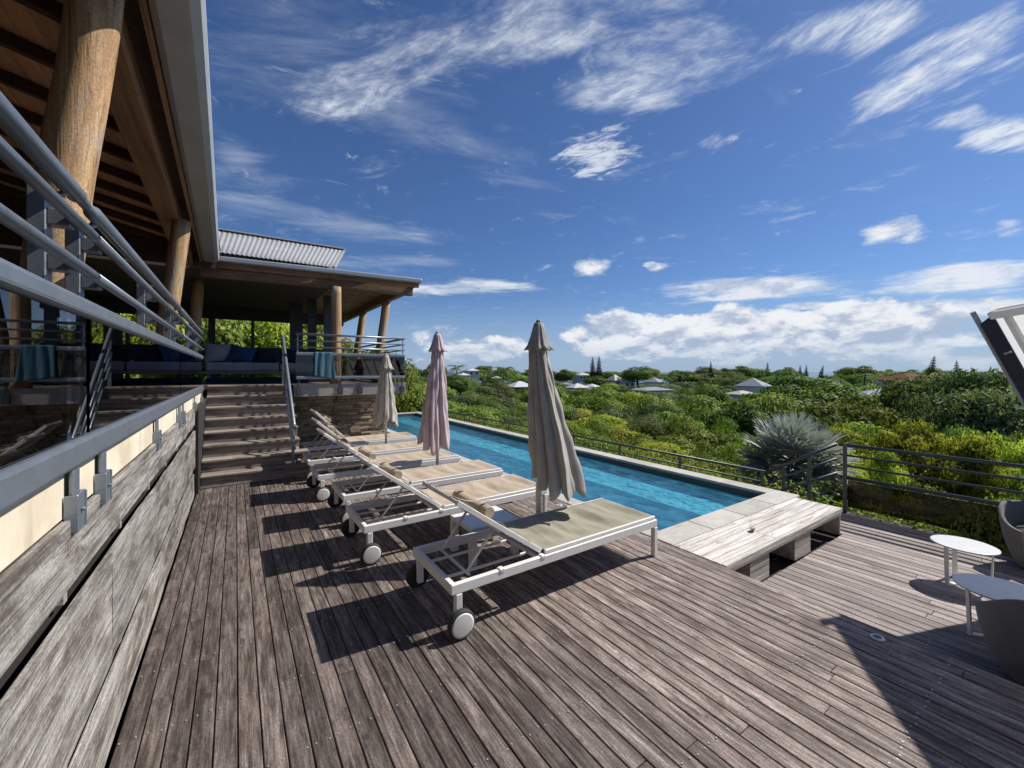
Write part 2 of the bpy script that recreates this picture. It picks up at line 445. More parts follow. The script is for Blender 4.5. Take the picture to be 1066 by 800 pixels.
M_stone = build_stone('stacked_stone', [(0.20,0.15,0.10),(0.36,0.275,0.19),(0.50,0.41,0.30)], 6.0, 0.85, 0.6, 0.9)
def build_fabric(name, col, weave=420, var=0.18, stain=None, fold=0.0):
    m, t, b = new_mat(name)
    v = t.coord()
    w = t.new('ShaderNodeTexWave'); w.inputs['Scale'].default_value = weave / 6.28; w.inputs['Distortion'].default_value = 0.4
    t.link(v, w.inputs[0])
    n = t.noise(v, 5.0, 8, 0.65); n2 = t.noise(v, 60, 3, 0.6)
    lo = [c * (1 - var) for c in col]; hi = [min(1, c * (1 + var)) for c in col]
    c = t.ramp(t.math('ADD', t.math('MULTIPLY', n, 0.7), t.math('MULTIPLY', n2, 0.3)), [(0.33, lo), (0.67, hi)])
    if stain:
        (sx, sy, rx, ry, sc_) = stain
        dv = t.vmath('MULTIPLY', t.vmath('SUBTRACT', t.coord(), (sx, sy, 0)), (1/rx, 1/ry, 0))
        ln = t.math('ADD', t.vmath('LENGTH', dv), t.math('MULTIPLY', t.math('SUBTRACT', t.noise(v, 6.0, 2, 0.5), 0.5), 1.1))
        c = t.mix(t.rangemap(ln, 0.92, 1.0, 0.9, 0.0), c, sc_)
    t.put(b.inputs['Base Color'], c); b.inputs['Roughness'].default_value = 0.9
    b.inputs['Specular IOR Level'].default_value = 0.2
    b.inputs['Sheen Weight'].default_value = 0.15
    t.link(t.bump(t.math('ADD', t.math('MULTIPLY', w.outputs['Fac'], 0.3), n2), 0.18, 0.003), b.inputs['Normal'])
    return m
M_sling = build_fabric('tan_sling', (0.41, 0.33, 0.245))
M_sling_grey = build_fabric('olive_sling', (0.285, 0.265, 0.195))
M_pillow = build_fabric('khaki_roll', (0.37, 0.30, 0.22))
M_umb_grey = build_fabric('grey_canvas', (0.345, 0.325, 0.295), var=0.2)
M_umb_pink = build_fabric('lilac_canvas', (0.46, 0.365, 0.385), var=0.24)
M_umb_beige = build_fabric('pale_canvas', (0.40, 0.375, 0.32), var=0.2)
M_wicker = build_fabric('grey_weave', (0.27, 0.255, 0.235), weave=260, var=0.3)
def weave_up(m):
    t = NT(m.node_tree); b = t.n['Principled BSDF']; v = t.coord((1, 1, 1))
    w1 = t.new('ShaderNodeTexWave', bands_direction='Z'); w1.inputs['Scale'].default_value = 55; t.link(v, w1.inputs[0])
    w2 = t.new('ShaderNodeTexWave', bands_direction='DIAGONAL'); w2.inputs['Scale'].default_value = 48; t.link(v, w2.inputs[0])
    h = t.math('MULTIPLY', w1.outputs['Fac'], w2.outputs['Fac'])
    src = b.inputs['Base Color'].links[0].from_socket
    t.put(b.inputs['Base Color'], t.mix(t.rangemap(h, 0.05, 0.55, 0.0, 1.0), (0.14, 0.132, 0.12), src))
    t.link(t.bump(h, 0.35, 0.004), b.inputs['Normal'])
weave_up(M_wicker)
M_cushion = build_fabric('pale_cushion', (0.36, 0.36, 0.37))
M_blue = build_fabric('blue_cushion', (0.03, 0.08, 0.17))
M_navy = build_fabric('navy_cushion', (0.03, 0.035, 0.05))
M_teal = build_fabric('teal_towel', (0.055, 0.13, 0.175))
M_ttop = mat_plain('table_top', (0.55, 0.56, 0.56), 0.35, 0, 0.08, 6)
M_bark = build_stone('bark', [(0.06,0.045,0.035),(0.13,0.10,0.08),(0.2,0.165,0.135)], 8, 0.9, 0.6, 0.3)

# ------------------------------------------------------------------ ground, sea
def ground_z(x, y):
    dx = max(0.0, x - 6.9, -12 - x); dy = max(0.0, y - 14, -9 - y)
    s = math.hypot(dx, dy)
    tab = [(0,-1.35),(1.5,-1.6),(6,-2.5),(14,-3.9),(30,-5.6),(70,-6.9),(150,-7.0),(260,-5.6),(380,-9),(600,-30),(800,-60),(1600,-95)]
    z = tab[-1][1]
    for (a, za), (b, zb) in zip(tab, tab[1:]):
        if s <= b:
            z = za + (zb - za) * (s - a) / (b - a); break
    ang = math.atan2(x - 2.0, y - 4.0)            # 0 = along the terrace, positive to the right
    hill = 1 - smooth01((ang - 0.10) / 0.28) if ang > -2.2 else 0.0
    zh = -1.0 + min(s, 60) * 0.03 - max(0, s - 200) * 0.03
    z = z + (zh - z) * hill
    return z + 0.35 * mnoise.noise(Vector((x*0.13, y*0.13, 0))) * min(1, s/6) + 1.1 * mnoise.noise(Vector((x*0.02, y*0.02, 3))) * min(1, s/40)
def build_ground():
    m, t, b = new_mat('undergrowth_soil')
    v = t.coord()
    n = t.noise(v, 0.5, 9, 0.7); n2 = t.noise(v, 0.02, 6, 0.6)
    c = t.ramp(n, [(0.35, (0.012,0.022,0.008)), (0.55, (0.035,0.06,0.018)), (0.72, (0.085,0.10,0.035))])
    c = t.mix(t.rangemap(n2, 0.5, 0.7, 0, 0.5), c, (0.07, 0.085, 0.035))
    t.put(b.inputs['Base Color'], c); b.inputs['Roughness'].default_value = 0.95
    t.link(t.bump(n, 0.6, 0.1), b.inputs['Normal'])
    mb = MB(); rad = [0.0, 3, 6, 8, 10, 12, 14.5, 17, 20, 24, 28, 33, 40, 50, 62, 78, 98, 125, 160, 205, 260, 330, 420, 540, 700, 900, 1300]
    n_a = 96; vs = []
    for r_ in rad:
        for k in range(n_a):
            a = 2*math.pi*k/n_a; x, y = 1 + r_*math.cos(a), 3 + r_*math.sin(a)
            vs.append((x, y, ground_z(x, y)))
    fs = [(i*n_a+k, i*n_a+(k+1)%n_a, (i+1)*n_a+(k+1)%n_a, (i+1)*n_a+k) for i in range(len(rad)-1) for k in range(n_a)]
    mb.add(vs, fs, smooth=True)
    structure(mb.build('ground', m))
    m, t, b = new_mat('sea_water')
    v = t.coord()
    n = t.noise(v, 0.004, 6, 0.6)
    t.put(b.inputs['Base Color'], t.ramp(n, [(0.35, (0.05,0.10,0.17)), (0.65, (0.08,0.15,0.23))]))
    b.inputs['Roughness'].default_value = 0.5
    t.link(t.bump(t.noise(v, 0.05, 4), 0.2, 1.0), b.inputs['Normal'])
    mb = MB(); mb.lathe([(300, -62), (1200, -62), (6000, -62), (45000, -62)], n=64, caps=False)
    structure(mb.build('sea', m))
build_ground()

# ------------------------------------------------------------------ main deck and lower deck
Z_LOW, X_EDGE, X_WALL = -0.31, 3.32, -0.44
def boards(mb, x0, x1, spans, z, pitch, thick, gap, joints=(2.2, 4.4), tone=None):
    n = int(round((x1 - x0) / pitch))
    p = (x1 - x0) / n
    for i in range(n):
        xa = x0 + i*p + gap/2; xb = x0 + (i+1)*p - gap/2
        y0, y1 = spans(0.5*(xa+xb))
        y = y0
        while y < y1 - 0.01:
            ye = y + rv(*joints)
            if y1 - ye < 0.7: ye = y1
            r_ = rng.random()
            if tone: r_ = tone(0.5*(xa+xb), 0.5*(y+ye), r_)
            dz = rv(-0.0015, 0.0015)
            mb.box((xa, y+0.0015, z-thick+dz), (xb, min(ye, y1)-0.0015, z+dz), r_)
            y = ye
def deck_span(x):
    if x < 0.97: return (-3.2, 6.95)
    return (-3.2, 9.75)
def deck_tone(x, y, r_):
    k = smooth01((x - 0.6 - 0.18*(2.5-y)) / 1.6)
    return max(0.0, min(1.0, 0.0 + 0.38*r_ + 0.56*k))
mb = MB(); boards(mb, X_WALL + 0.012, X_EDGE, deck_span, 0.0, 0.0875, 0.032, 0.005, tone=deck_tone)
deck = structure(mb.build('deck', M_deck, bevel=0.003))
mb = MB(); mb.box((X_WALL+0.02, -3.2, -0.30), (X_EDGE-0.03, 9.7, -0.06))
structure(mb.build('deck_gap_shade', M_dark))  # dark slab painted as the shade showing between the deck boards
mb = MB(); mb.box((X_EDGE-0.028, -3.2, -0.29), (X_EDGE-0.004, 1.79, -0.036), 0.6)
structure(mb.build('deck_edge_board', M_deck))
mb = MB()
n_b = int(round((X_EDGE - X_WALL - 0.012) / 0.0875)); pb = (X_EDGE - X_WALL - 0.012) / n_b
for i in range(n_b):
    for k in range(30):
        yy = -0.9 + 0.47*k
        xc = X_WALL + 0.012 + (i+0.5)*pb
        if yy > deck_span(xc)[1] - 0.1: continue
        for sx in (-0.026, 0.026):
            if rng.random() < 0.12: continue
            mb.lathe([(0.0042, 0.0), (0.0042, 0.0032)], (xc+sx+rv(-.004,.004), yy+rv(-.01,.01), 0.0), 7, smooth=False)
tag(mb.build('deck_screw', M_screw, deck), kind='stuff')
mb = MB(); boards(mb, X_EDGE + 0.01, 6.80, lambda x: (-3.2, 1.795 if x < 5.89 else 2.6), Z_LOW, 0.098, 0.03, 0.007, tone=lambda x, y, r_: 0.25 + 0.6*r_)
low = structure(mb.build('lower_deck', M_deck_low, bevel=0.003))
mb = MB()
for i in range(35):
    for k in range(11):
        yy = -2.2 + 0.42*k; xc = X_EDGE + 0.01 + (i+0.5)*0.0994
        if xc > 6.78: continue
        for sx in (-0.026, 0.026):
            if rng.random() < 0.2: continue
            mb.lathe([(0.0045, 0.0), (0.0045, 0.0032)], (xc+sx, yy+rv(-.012,.012), Z_LOW), 7, smooth=False)
tag(mb.build('deck_screw', M_screw, low), kind='stuff')
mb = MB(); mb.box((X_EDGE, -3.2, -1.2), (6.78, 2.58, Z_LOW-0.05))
structure(mb.build('lower_deck_shade', M_dark))  # dark mass painted as the shade under the lower boards

# ------------------------------------------------------------------ pool
PX0, PX1, PY0, PY1 = 3.53, 5.78, 2.57, 15.2
def build_pool():
    # coping slabs
    mb = MB()
    def run(lo, hi, axis, step):
        a, b = lo[axis], hi[axis]; n = max(1, round((b-a)/step)); s = (b-a)/n
        for i in range(n):
            l, h = list(lo), list(hi); l[axis] = a + i*s + 0.002; h[axis] = a + (i+1)*s - 0.002
            mb.box(l, h, rng.random())
    run((PX0-0.20, 2.285, -0.035), (PX1+0.26, PY0, 0.004), 0, 0.62)
    run((PX1, PY0+0.003, -0.035), (PX1+0.26, PY1, 0.004), 1, 0.62)
    run((PX0-0.20, PY1+0.003, -0.035), (PX1+0.26, PY1+0.30, 0.004), 0, 0.62)
    run((PX0-0.20, PY0+0.003, -0.035), (PX0, PY1, 0.004), 1, 0.62)
    structure(mb.build('pool_coping', M_coping, bevel=0.006))
    # basin: dark waterline band above, blue tiles below
    m, t, b = new_mat('pool_tiles')
    br = t.new('ShaderNodeTexBrick'); br.inputs['Scale'].default_value = 16; br.offset = 0; br.inputs['Mortar Size'].default_value = 0.03
    br.inputs['Color1'].default_value = (0.10, 0.50, 0.72, 1); br.inputs['Color2'].default_value = (0.14, 0.56, 0.76, 1)
    br.inputs['Mortar'].default_value = (0.2, 0.56, 0.7, 1); br.inputs['Brick Width'].default_value = 0.5; br.inputs['Row Height'].default_value = 0.5
    t.link(t.coord(), br.inputs[0])
    t.put(b.inputs['Base Color'], br.outputs[0]); b.inputs['Roughness'].default_value = 0.5
    mb = MB(); w = 0.12; wz = -0.105
    # walls
    for lo, hi in (((PX1, PY0-w, -1.5), (PX1+w, PY1+w, wz-0.012)), ((PX0-w, PY0-w, -1.5), (PX0, PY1+w, wz-0.012)),
                   ((PX0, PY0-w, -1.5), (PX1, PY0, wz-0.012)), ((PX0, PY1, -1.5), (PX1, PY1+w, wz-0.012))):
        mb.box(lo, hi)
    mb.box((PX0, PY0, -1.5), (PX1, PY1, -1.02))
    mb.box((PX1-0.85, PY0, -1.02), (PX1, PY1, -0.235))          # shallow ledge added along the far side to give a bright lit strip
    mb.box((PX0, PY0, -1.02), (PX1-0.852, PY0+0.30, -0.30))     # shallow step added to carry the bright strip round the near end
    structure(mb.build('pool_basin', m))
    mb = MB(); wz0 = wz - 0.012
    for lo, hi in (((PX1+0.002, PY0-w, wz0), (PX1+w, PY1+w, -0.036)), ((PX0-w, PY0-w, wz0), (PX0-0.002, PY1+w, -0.036)),
                   ((PX0, PY0-w, wz0), (PX1, PY0-0.002, -0.036)), ((PX0, PY1+0.002, wz0), (PX1, PY1+w, -0.036))):
        mb.box(lo, hi)
    structure(mb.build('pool_waterline', mat_plain('dark_waterline_stone', (0.06,0.062,0.06), 0.6, 0, 0.3, 8)))
    # outer face of the basin towards the slope
    mb = MB(); mb.box((PX1+w+0.003, 2.3, -3.0), (PX1+0.25, PY1+0.28, -0.038)); mb.box((PX0-0.2, PY1+w+0.003, -3.0), (PX1+w, PY1+0.28, -0.038))
    structure(mb.build('pool_outer_face', M_slab))
    # water
    m, t, b = new_mat('pool_water')
    t.n.remove(b)
    v = t.coord((1.0, 0.55, 1.0))
    n1 = t.noise(v, 5.5, 4, 0.55, 0.8); n2 = t.noise(v, 17, 3, 0.5, 0.4)
    nrm = t.bump(t.math('ADD', n1, t.math('MULTIPLY', n2, 0.35)), 0.55, 0.06)
    fr = t.new('ShaderNodeFresnel'); fr.inputs[0].default_value = 1.33; t.link(nrm, fr.inputs[1])
    tr = t.new('ShaderNodeBsdfTransparent'); tr.inputs[0].default_value = (0.72, 0.96, 0.98, 1)
    gl = t.new('ShaderNodeBsdfGlossy'); gl.inputs['Roughness'].default_value = 0.03; t.link(nrm, gl.inputs['Normal'])
    di = t.new('ShaderNodeBsdfDiffuse'); di.inputs[0].default_value = (0.11, 0.42, 0.58, 1)
    m1 = t.new('ShaderNodeMixShader'); t.put(m1.inputs[0], t.rangemap(n1, 0.35, 0.7, 0.10, 0.30))
    t.link(tr.outputs[0], m1.inputs[1]); t.link(di.outputs[0], m1.inputs[2])
    ms = t.new('ShaderNodeMixShader'); t.link(fr.outputs[0], ms.inputs[0]); t.link(m1.outputs[0], ms.inputs[1]); t.link(gl.outputs[0], ms.inputs[2])
    t.link(ms.outputs[0], t.n['Material Output'].inputs[0])
    mb = MB(); mb.add([(PX0, PY0, wz), (PX1, PY0, wz), (PX1, PY1, wz), (PX0, PY1, wz)], [(0, 1, 2, 3)])
    structure(mb.build('pool_water', m))
build_pool()

# timber platform over the step at the pool's near end
t_ = thing('timber_platform', 'long low bleached timber platform with open bays at the near end of the pool', 'platform', (X_EDGE, 1.8, Z_LOW))
mb = MB()
for i in range(5):
    y0 = 0.03 + i*0.0895
    x = 0.012
    while x < 2.55:
        xe = x + rv(0.9, 1.5)
        if 2.55 - xe < 0.5: xe = 2.56
        mb.box((x, y0+0.003, 0.285), (xe-0.002, y0+0.0865, 0.313), rng.random()); x = xe
mb.build('top_board', M_platform, t_, bevel=0.003)
mb = MB(); mb.box((0.012, -0.012, 0.262), (2.56, 0.029, 0.314), 0.2); mb.build('front_trim', M_platform, t_, bevel=0.003)
mb = MB(); mb.box((0.012, 0.0, 0.225), (2.56, 0.022, 0.258), 0.7); mb.build('front_rail', M_platform, t_, bevel=0.003)
for xa, xb in ((0.44, 0.80), (1.34, 1.72)):
    mb = MB()
    for k in range(4): mb.box((xa, 0.006, 0.002+k*0.056), (xb, 0.024, 0.0545+k*0.056), rng.random())
    mb.box((xa, 0.026, 0.002), (xa+0.022, 0.44, 0.224), 0.6); mb.box((xb-0.022, 0.026, 0.002), (xb, 0.44, 0.224), 0.6)
    mb.build('support_block', M_platform_y, t_, bevel=0.003)
mb = MB(); mb.box((2.535, 0.006, 0.002), (2.56, 0.475, 0.224), 0.8); mb.build('end_panel', M_platform_y, t_, bevel=0.003)
mb = MB(); mb.box((0.012, 0.462, 0.002), (2.533, 0.478, 0.283)); mb.build('bay_shade_panel', M_dark, t_)  # near-black sheet standing in for the shade deep in the bays

# small white lamps let into the deck edge
for k, (x, y, lb) in enumerate(((3.19, 0.80, 'small white ring light set in the deck in the canopy shadow'),
                                (3.20, 3.72, 'small white ring light set in the deck beside the pool coping'))):
    mb = MB(); mb.lathe([(0.021, 0.001), (0.035, 0.001), (0.035, 0.006), (0.030, 0.009), (0.021, 0.007)], n=28, caps=False)
    o = thing('deck_light', lb, 'deck light', (x, y, 0), 0, 'deck lights along the step edge')
    mb.build('ring', M_white, o)
    mb = MB(); mb.lathe([(0.0215, 0.0012), (0.0215, 0.005)], n=20); mb.build('lens', M_metal_dk, o)
# dry leaf lying on the platform
mb = MB()
mb.grid(lambda u, v: Vector(((u-.5)*0.11, (v-.5)*0.05*math.sin(math.pi*min(max(u,.04),.96)), 0.006 + 0.018*abs(v-.5)*2 + 0.012*math.sin(u*5))), 10, 6)
o = mb.build('dry_leaf', mat_plain('dead_leaf', (0.16,0.11,0.07), 0.8, 0, 0.3, 30), solid=0.002); o.location = (4.28, 2.03, 0.006); o.rotation_euler = (0, 0, 0.2)
tag(o, 'small curled brown dry leaf lying on the bleached platform', 'leaf')
# ------------------------------------------------------------------ left: timber-clad wall under the terrace
Z_UP = 1.36
tw = thing('timber_wall', 'silvery weathered plank wall along the left side of the deck', 'wall', (X_WALL, 0, 0))
for z0, z1, xo in ((0.004, 0.288, -0.008), (0.392, 0.842, 0.003), (0.920, 1.128, -0.002)):
    yj = 3.9 if z0 < .1 else 2.35 if z0 < .5 else 4.6
    for ya, yb in ((-3.2, yj), (yj+.005, 6.6)):
        mb = MB()
        mb.grid(lambda u, v: Vector((xo + 0.004*mnoise.noise(Vector((u*9, v*2, z0*7+ya))), ya + (yb-ya)*u,
                 z0 + (z1-z0)*v + 0.006*mnoise.noise(Vector((u*7, z0*5+ya, 2 if v > .5 else 8))))), 60, 4, rng.random(), smooth=False)
        mb.build('plank', M_plank, tw, solid=0.020)
mb = MB(); mb.box((-0.24, -3.2, 0.0), (-0.055, 6.58, 1.12)); mb.build('plank_gap_shade', M_dark, tw)  # dark sheet painted as the shade behind the plank gaps
for z0 in (0.288, 0.842):
    mb = MB()
    for k in range(9):
        y = 0.35 + 0.78*k
        mb.box((-0.05, y, z0), (-0.022, y+0.035, z0+(0.104 if z0 < .5 else 0.078)), rng.random())
    mb.build('spacer', M_platform_y, tw)
mb = MB(); mb.box((-0.26, 6.605, 0.0), (-0.015, 6.70, 1.12)); mb.build('end_gap_shade', M_dark, tw)  # dark strip added where the gap before the steps is only shaded

# ------------------------------------------------------------------ house (left wing)
def x_eave(y): return -0.14 - 0.0162 * (y - 2.75)
Y0H, Y1H = -4.0, 8.88
house = thing('house', 'open timber house with a brown rafter ceiling above the left terrace', 'house', (-4, 2, 0))
HM = Matrix.Translation((4, -2, 0))        # world -> house-local
def hb(mb, name, mat, **kw):
    mb.v = [tuple(HM @ Vector(v)) for v in mb.v]
    return mb.build(name, mat, house, **kw)
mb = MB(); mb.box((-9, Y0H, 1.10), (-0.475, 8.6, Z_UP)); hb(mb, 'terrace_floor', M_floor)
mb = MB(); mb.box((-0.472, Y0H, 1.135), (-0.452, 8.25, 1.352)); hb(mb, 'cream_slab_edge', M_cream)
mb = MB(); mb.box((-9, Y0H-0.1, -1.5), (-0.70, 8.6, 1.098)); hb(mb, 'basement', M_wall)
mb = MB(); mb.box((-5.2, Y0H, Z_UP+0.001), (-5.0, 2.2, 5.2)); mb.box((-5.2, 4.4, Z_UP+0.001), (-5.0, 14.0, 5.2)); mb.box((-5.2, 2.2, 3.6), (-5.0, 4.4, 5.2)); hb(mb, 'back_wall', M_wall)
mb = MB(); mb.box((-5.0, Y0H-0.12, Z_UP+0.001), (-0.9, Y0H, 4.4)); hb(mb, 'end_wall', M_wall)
for ya in (2.25, 3.32):
    mb = MB()
    for a, b in ((ya, ya+0.06), (ya+0.95, ya+1.01)): mb.box((-5.12, a, Z_UP+0.03), (-5.06, b, 3.55))
    for a, b in ((Z_UP+0.03, Z_UP+0.11), (3.49, 3.55)): mb.box((-5.12, ya+0.06, a), (-5.06, ya+0.95, b))
    d = hb(mb, 'glass_door', M_metal_dk)
    mb = MB(); mb.box((-5.094, ya+0.06, Z_UP+0.11), (-5.086, ya+0.95, 3.49)); hb(mb, 'pane', M_glass).parent = d
# ceiling boards, rafters, ring beam, fascia, gutter, roof sheet
SL = 0.24
def zc(x, xe): return 3.60 + SL * (xe - 0.33 - x)
mb = MB(); nb = 46
for i in range(nb):                       # planks run along the eave
    xa = -0.50 - 6.2*i/nb; xb = -0.50 - 6.2*(i+1)/nb + 0.004
    za, zb = 3.60 - SL*(xa+0.50) + 0.05, 3.60 - SL*(xb+0.50) + 0.05
    vs = [(xa, Y0H, za), (xb, Y0H, zb), (xb, Y1H, zb), (xa, Y1H, za), (xa, Y0H, za+.02), (xb, Y0H, zb+.02), (xb, Y1H, zb+.02), (xa, Y1H, za+.02)]
    mb.add(vs, [(0,3,2,1)[::-1], (4,5,6,7), (0,1,5,4), (2,3,7,6), (1,2,6,5), (3,0,4,7)], rng.random())
hb(mb, 'ceiling', M_ceil)
yy = -3.6
while yy < 8.8:
    mb = MB(); mb.bar((-0.62, yy, 3.60 + SL*0.12 + 0.0), (-6.6, yy, 3.60 + SL*6.1 + 0.0), 0.06, 0.085, rnd=rng.random())
    hb(mb, 'rafter', M_rafter); yy += 0.64
def along(mb, o_out, o_in, z0, z1, ya=Y0H, yb=Y1H, rnd=0.5):
    xa, xb = x_eave(ya), x_eave(yb)
    vs = [(xa-o_in, ya, z0), (xa-o_out, ya, z0), (xb-o_out, yb, z0), (xb-o_in, yb, z0), (xa-o_in, ya, z1), (xa-o_out, ya, z1), (xb-o_out, yb, z1), (xb-o_in, yb, z1)]
    mb.add(vs, [(3,2,1,0),(4,5,6,7),(0,1,5,4),(1,2,6,5),(2,3,7,6),(3,0,4,7)], rnd)
mb = MB(); along(mb, 0.37, 0.56, 3.40, 3.66, rnd=0.8); hb(mb, 'ring_beam', M_beam, bevel=0.006)
mb = MB(); along(mb, 0.245, 0.275, 3.50, 3.72, rnd=0.9); hb(mb, 'fascia_board', M_beam, bevel=0.004)
mb = MB(); along(mb, 0.276, 0.369, 3.60, 3.64, rnd=0.1); hb(mb, 'soffit', M_rafter)
mb = MB()                                   # gutter: open trough with a rolled lip
prof = [(0.235, 3.70), (0.235, 3.535), (0.20, 3.515), (0.06, 3.515), (0.015, 3.55), (0.0, 3.61), (0.0, 3.685), (0.012, 3.70), (0.022, 3.688)]
k = len(prof); vs = []
for y in (Y0H, 0.0, 3.0, 6.0, Y1H):
    for o_, z_ in prof: vs.append((x_eave(y) - o_, y, z_))
mb.add(vs, [(i*k+j, i*k+j+1, (i+1)*k+j+1, (i+1)*k+j) for i in range(4) for j in range(k-1)], smooth=False)
hb(mb, 'gutter', M_gutter, solid=0.004)
def corrugated(fn_low, fn_high, n_ribs, amp):
    mb = MB(); n = n_ribs * 6
    vs = []
    for i in range(n+1):
        u = i/n; a, b = Vector(fn_low(u)), Vector(fn_high(u)); h = amp*math.sin(u*n_ribs*2*math.pi)
        vs += [a + Vector((0, 0, h)), b + Vector((0, 0, h))]
    mb.add(vs, [(2*i, 2*i+2, 2*i+3, 2*i+1) for i in range(n)], smooth=True)
    return mb
mb = corrugated(lambda u: (-0.22, Y0H + (Y1H-Y0H)*u, 3.74), lambda u: (-6.8, Y0H + (Y1H-Y0H)*u, 3.74 + SL*6.58 + 0.06), 150, 0.012)
hb(mb, 'roof', M_roof, solid=0.004)
mb = MB(); pts = [(-0.30, 3.42), (-0.30, 3.70), (-6.8, 5.28), (-6.8, 3.42)]
mb.add([(x, 8.90, z) for x, z in pts] + [(x, 8.96, z) for x, z in pts], [(0,1,2,3), (7,6,5,4), (0,4,5,1), (1,5,6,2), (2,6,7,3), (3,7,4,0)]); hb(mb, 'infill_wall', M_rafter)
def log_column(parent_fn, base, top, r):
    mb = MB(); b, t = Vector(base), Vector(top); pts = []; rs = []
    sd = rng.random()*50
    for i in range(15):
        u = i/14; pts.append(b.lerp(t, u) + Vector((mnoise.noise(Vector((u*3, sd, 0))), mnoise.noise(Vector((u*3, sd, 9))), 0))*0.012)
        rs.append(r*(1.06 - 0.10*u + 0.05*mnoise.noise(Vector((u*5, sd, 4)))))
    mb.tube(pts, rs, 20, rnd=0.35 + 0.5*rng.random())
    return mb
for by in (-1.0, 2.78, 6.42):
    hb(log_column(None, (-0.775, by, Z_UP), (-0.535, by-0.12, 3.42), 0.095), 'log_column', M_column)
for by in (-1.0, 2.78, 6.42):
    mb = MB(); mb.lathe([(0.13, Z_UP+0.001), (0.13, Z_UP+0.02), (0.06, Z_UP+0.03)], (-0.775, by, 0), 20); hb(mb, 'column_shoe', M_metal_dk)

# ------------------------------------------------------------------ terrace balustrade (left)
XB = X_WALL - 0.005
bal = thing('balustrade', 'grey steel and glass balustrade above the plank wall on the left', 'balustrade', (XB, 2, Z_UP))
BM = Matrix.Translation((-XB, -2, -Z_UP))
def bb(mb, name, mat, **kw):
    mb.v = [tuple(BM @ Vector(v)) for v in mb.v]
    return mb.build(name, mat, bal, **kw)
YE = 8.05
mb = MB(); mb.box((XB-0.028, -2.6, 1.293), (XB+0.030, YE, 1.378)); bb(mb, 'bottom_rail', M_metal, bevel=0.012, segs=2)
mb = MB(); mb.box((XB-0.026, -2.6, 1.790), (XB+0.026, YE, 1.852)); bb(mb, 'middle_rail', M_metal, bevel=0.016, segs=3)
for z, r_ in ((1.947, 0.0175), (2.09, 0.0175)):
    for ya, yb in ((-2.6, 2.06), (2.09, 5.0), (5.03, YE)):
        mb = MB(); mb.tube([(XB+0.018, ya, z), (XB+0.018, yb, z)], r_, 14); bb(mb, 'rail', M_metal)
for ya, yb in ((-2.6, 1.98), (2.14, 4.94), (5.10, YE)):
    mb = MB(); mb.tube([(XB, ya-0.08, 2.196), (XB, ya, 2.196), (XB, ya+0.012, 2.196), (XB, yb-0.012, 2.196), (XB, yb, 2.196), (XB, yb+0.08, 2.196)], [0.017, 0.017, 0.026, 0.026, 0.017, 0.017], 16); bb(mb, 'handrail', M_metal)
PY = (-1.3, 0.45, 1.90, 2.24, 3.58, 4.86, 5.20, 6.60, 7.9)
for y in PY:
    mb = MB()
    mb.box((XB-0.088, y-0.028, 1.381), (XB-0.046, y+0.028, 2.18))
    for z in (1.947, 2.09): mb.box((XB-0.046, y-0.024, z-0.026), (XB+0.006, y+0.024, z+0.026))
    mb.box((XB-0.046, y-0.02, 1.80), (XB-0.0265, y+0.02, 1.845))
    mb.tube([(XB-0.05, y, 2.15), (XB-0.004, y, 2.18)], 0.011, 8)
    mb.box((XB+0.004, y-0.031, 1.10), (XB+0.016, y+0.031, 1.291))
    p = bb(mb, 'post', M_metal, bevel=0.003)
    if y < 8:
        mb = MB(); mb.box((XB+0.017, y-0.038, 1.085), (XB+0.026, y+0.038, 1.205))
        mb.box((XB-0.004, y-0.047, 1.085), (XB+0.030, y-0.0385, 1.205)); mb.box((XB-0.004, y+0.0385, 1.085), (XB+0.030, y+0.047, 1.205))
        mb.tube([(XB+0.026, y, 1.15), (XB+0.036, y, 1.15)], 0.007, 6)
        bb(mb, 'bracket', M_metal, bevel=0.002).parent = p
        for o in p.children: o.parent = p
for ya, yb in ((-2.6, 0.42), (0.47, 2.05), (2.09, 5.0), (5.05, YE-0.02)):
    mb = MB(); mb.box((XB-0.006, ya, 1.379), (XB+0.006, yb, 1.789)); bb(mb, 'glass_pane', M_glass)

# ------------------------------------------------------------------ stairs
SX0, SX1, SY, TR, RI = -0.40, 0.86, 6.97, 0.242, 0.17
st = thing('staircase', 'dark weathered timber steps climbing from the deck to the terrace', 'stairs', (0.2, SY, 0))
SM = Matrix.Translation((-0.2, -SY, 0))
for k in range(8):
    x1 = SX1 + (0.10 if k < 2 else 0.0)
    y = SY + k*TR
    mb = MB(); mb.box((SX0, y, k*RI+0.002), (x1, y+0.024, (k+1)*RI-0.034), rng.random()*0.7)
    mb.v = [tuple(SM @ Vector(v)) for v in mb.v]; mb.build('riser', M_step, st)
    mb = MB()
    for j in range(2): mb.box((SX0, y-0.022+j*0.134, (k+1)*RI-0.032), (x1+0.01, y+0.108+j*0.134, (k+1)*RI), 0.15 + 0.45*rng.random())
    mb.v = [tuple(SM @ Vector(v)) for v in mb.v]; mb.build('tread', M_step, st, bevel=0.005)
mb = MB()
vs = [(SX1-0.05, SY+0.03, 0.002), (SX1-0.05, SY+8*TR-.03, 0.002), (SX1-0.05, SY+8*TR-.03, 8*RI-0.08), (SX1-0.05, SY+0.03, 0.09)]
mb.add(vs + [(v[0]+0.04, v[1], v[2]) for v in vs], [(0,1,2,3)[::-1], (4,5,6,7), (0,1,5,4), (1,2,6,5), (2,3,7,6), (3,0,4,7)], 0.3)
mb.v = [tuple(SM @ Vector(v)) for v in mb.v]; mb.build('stringer', M_step, st)
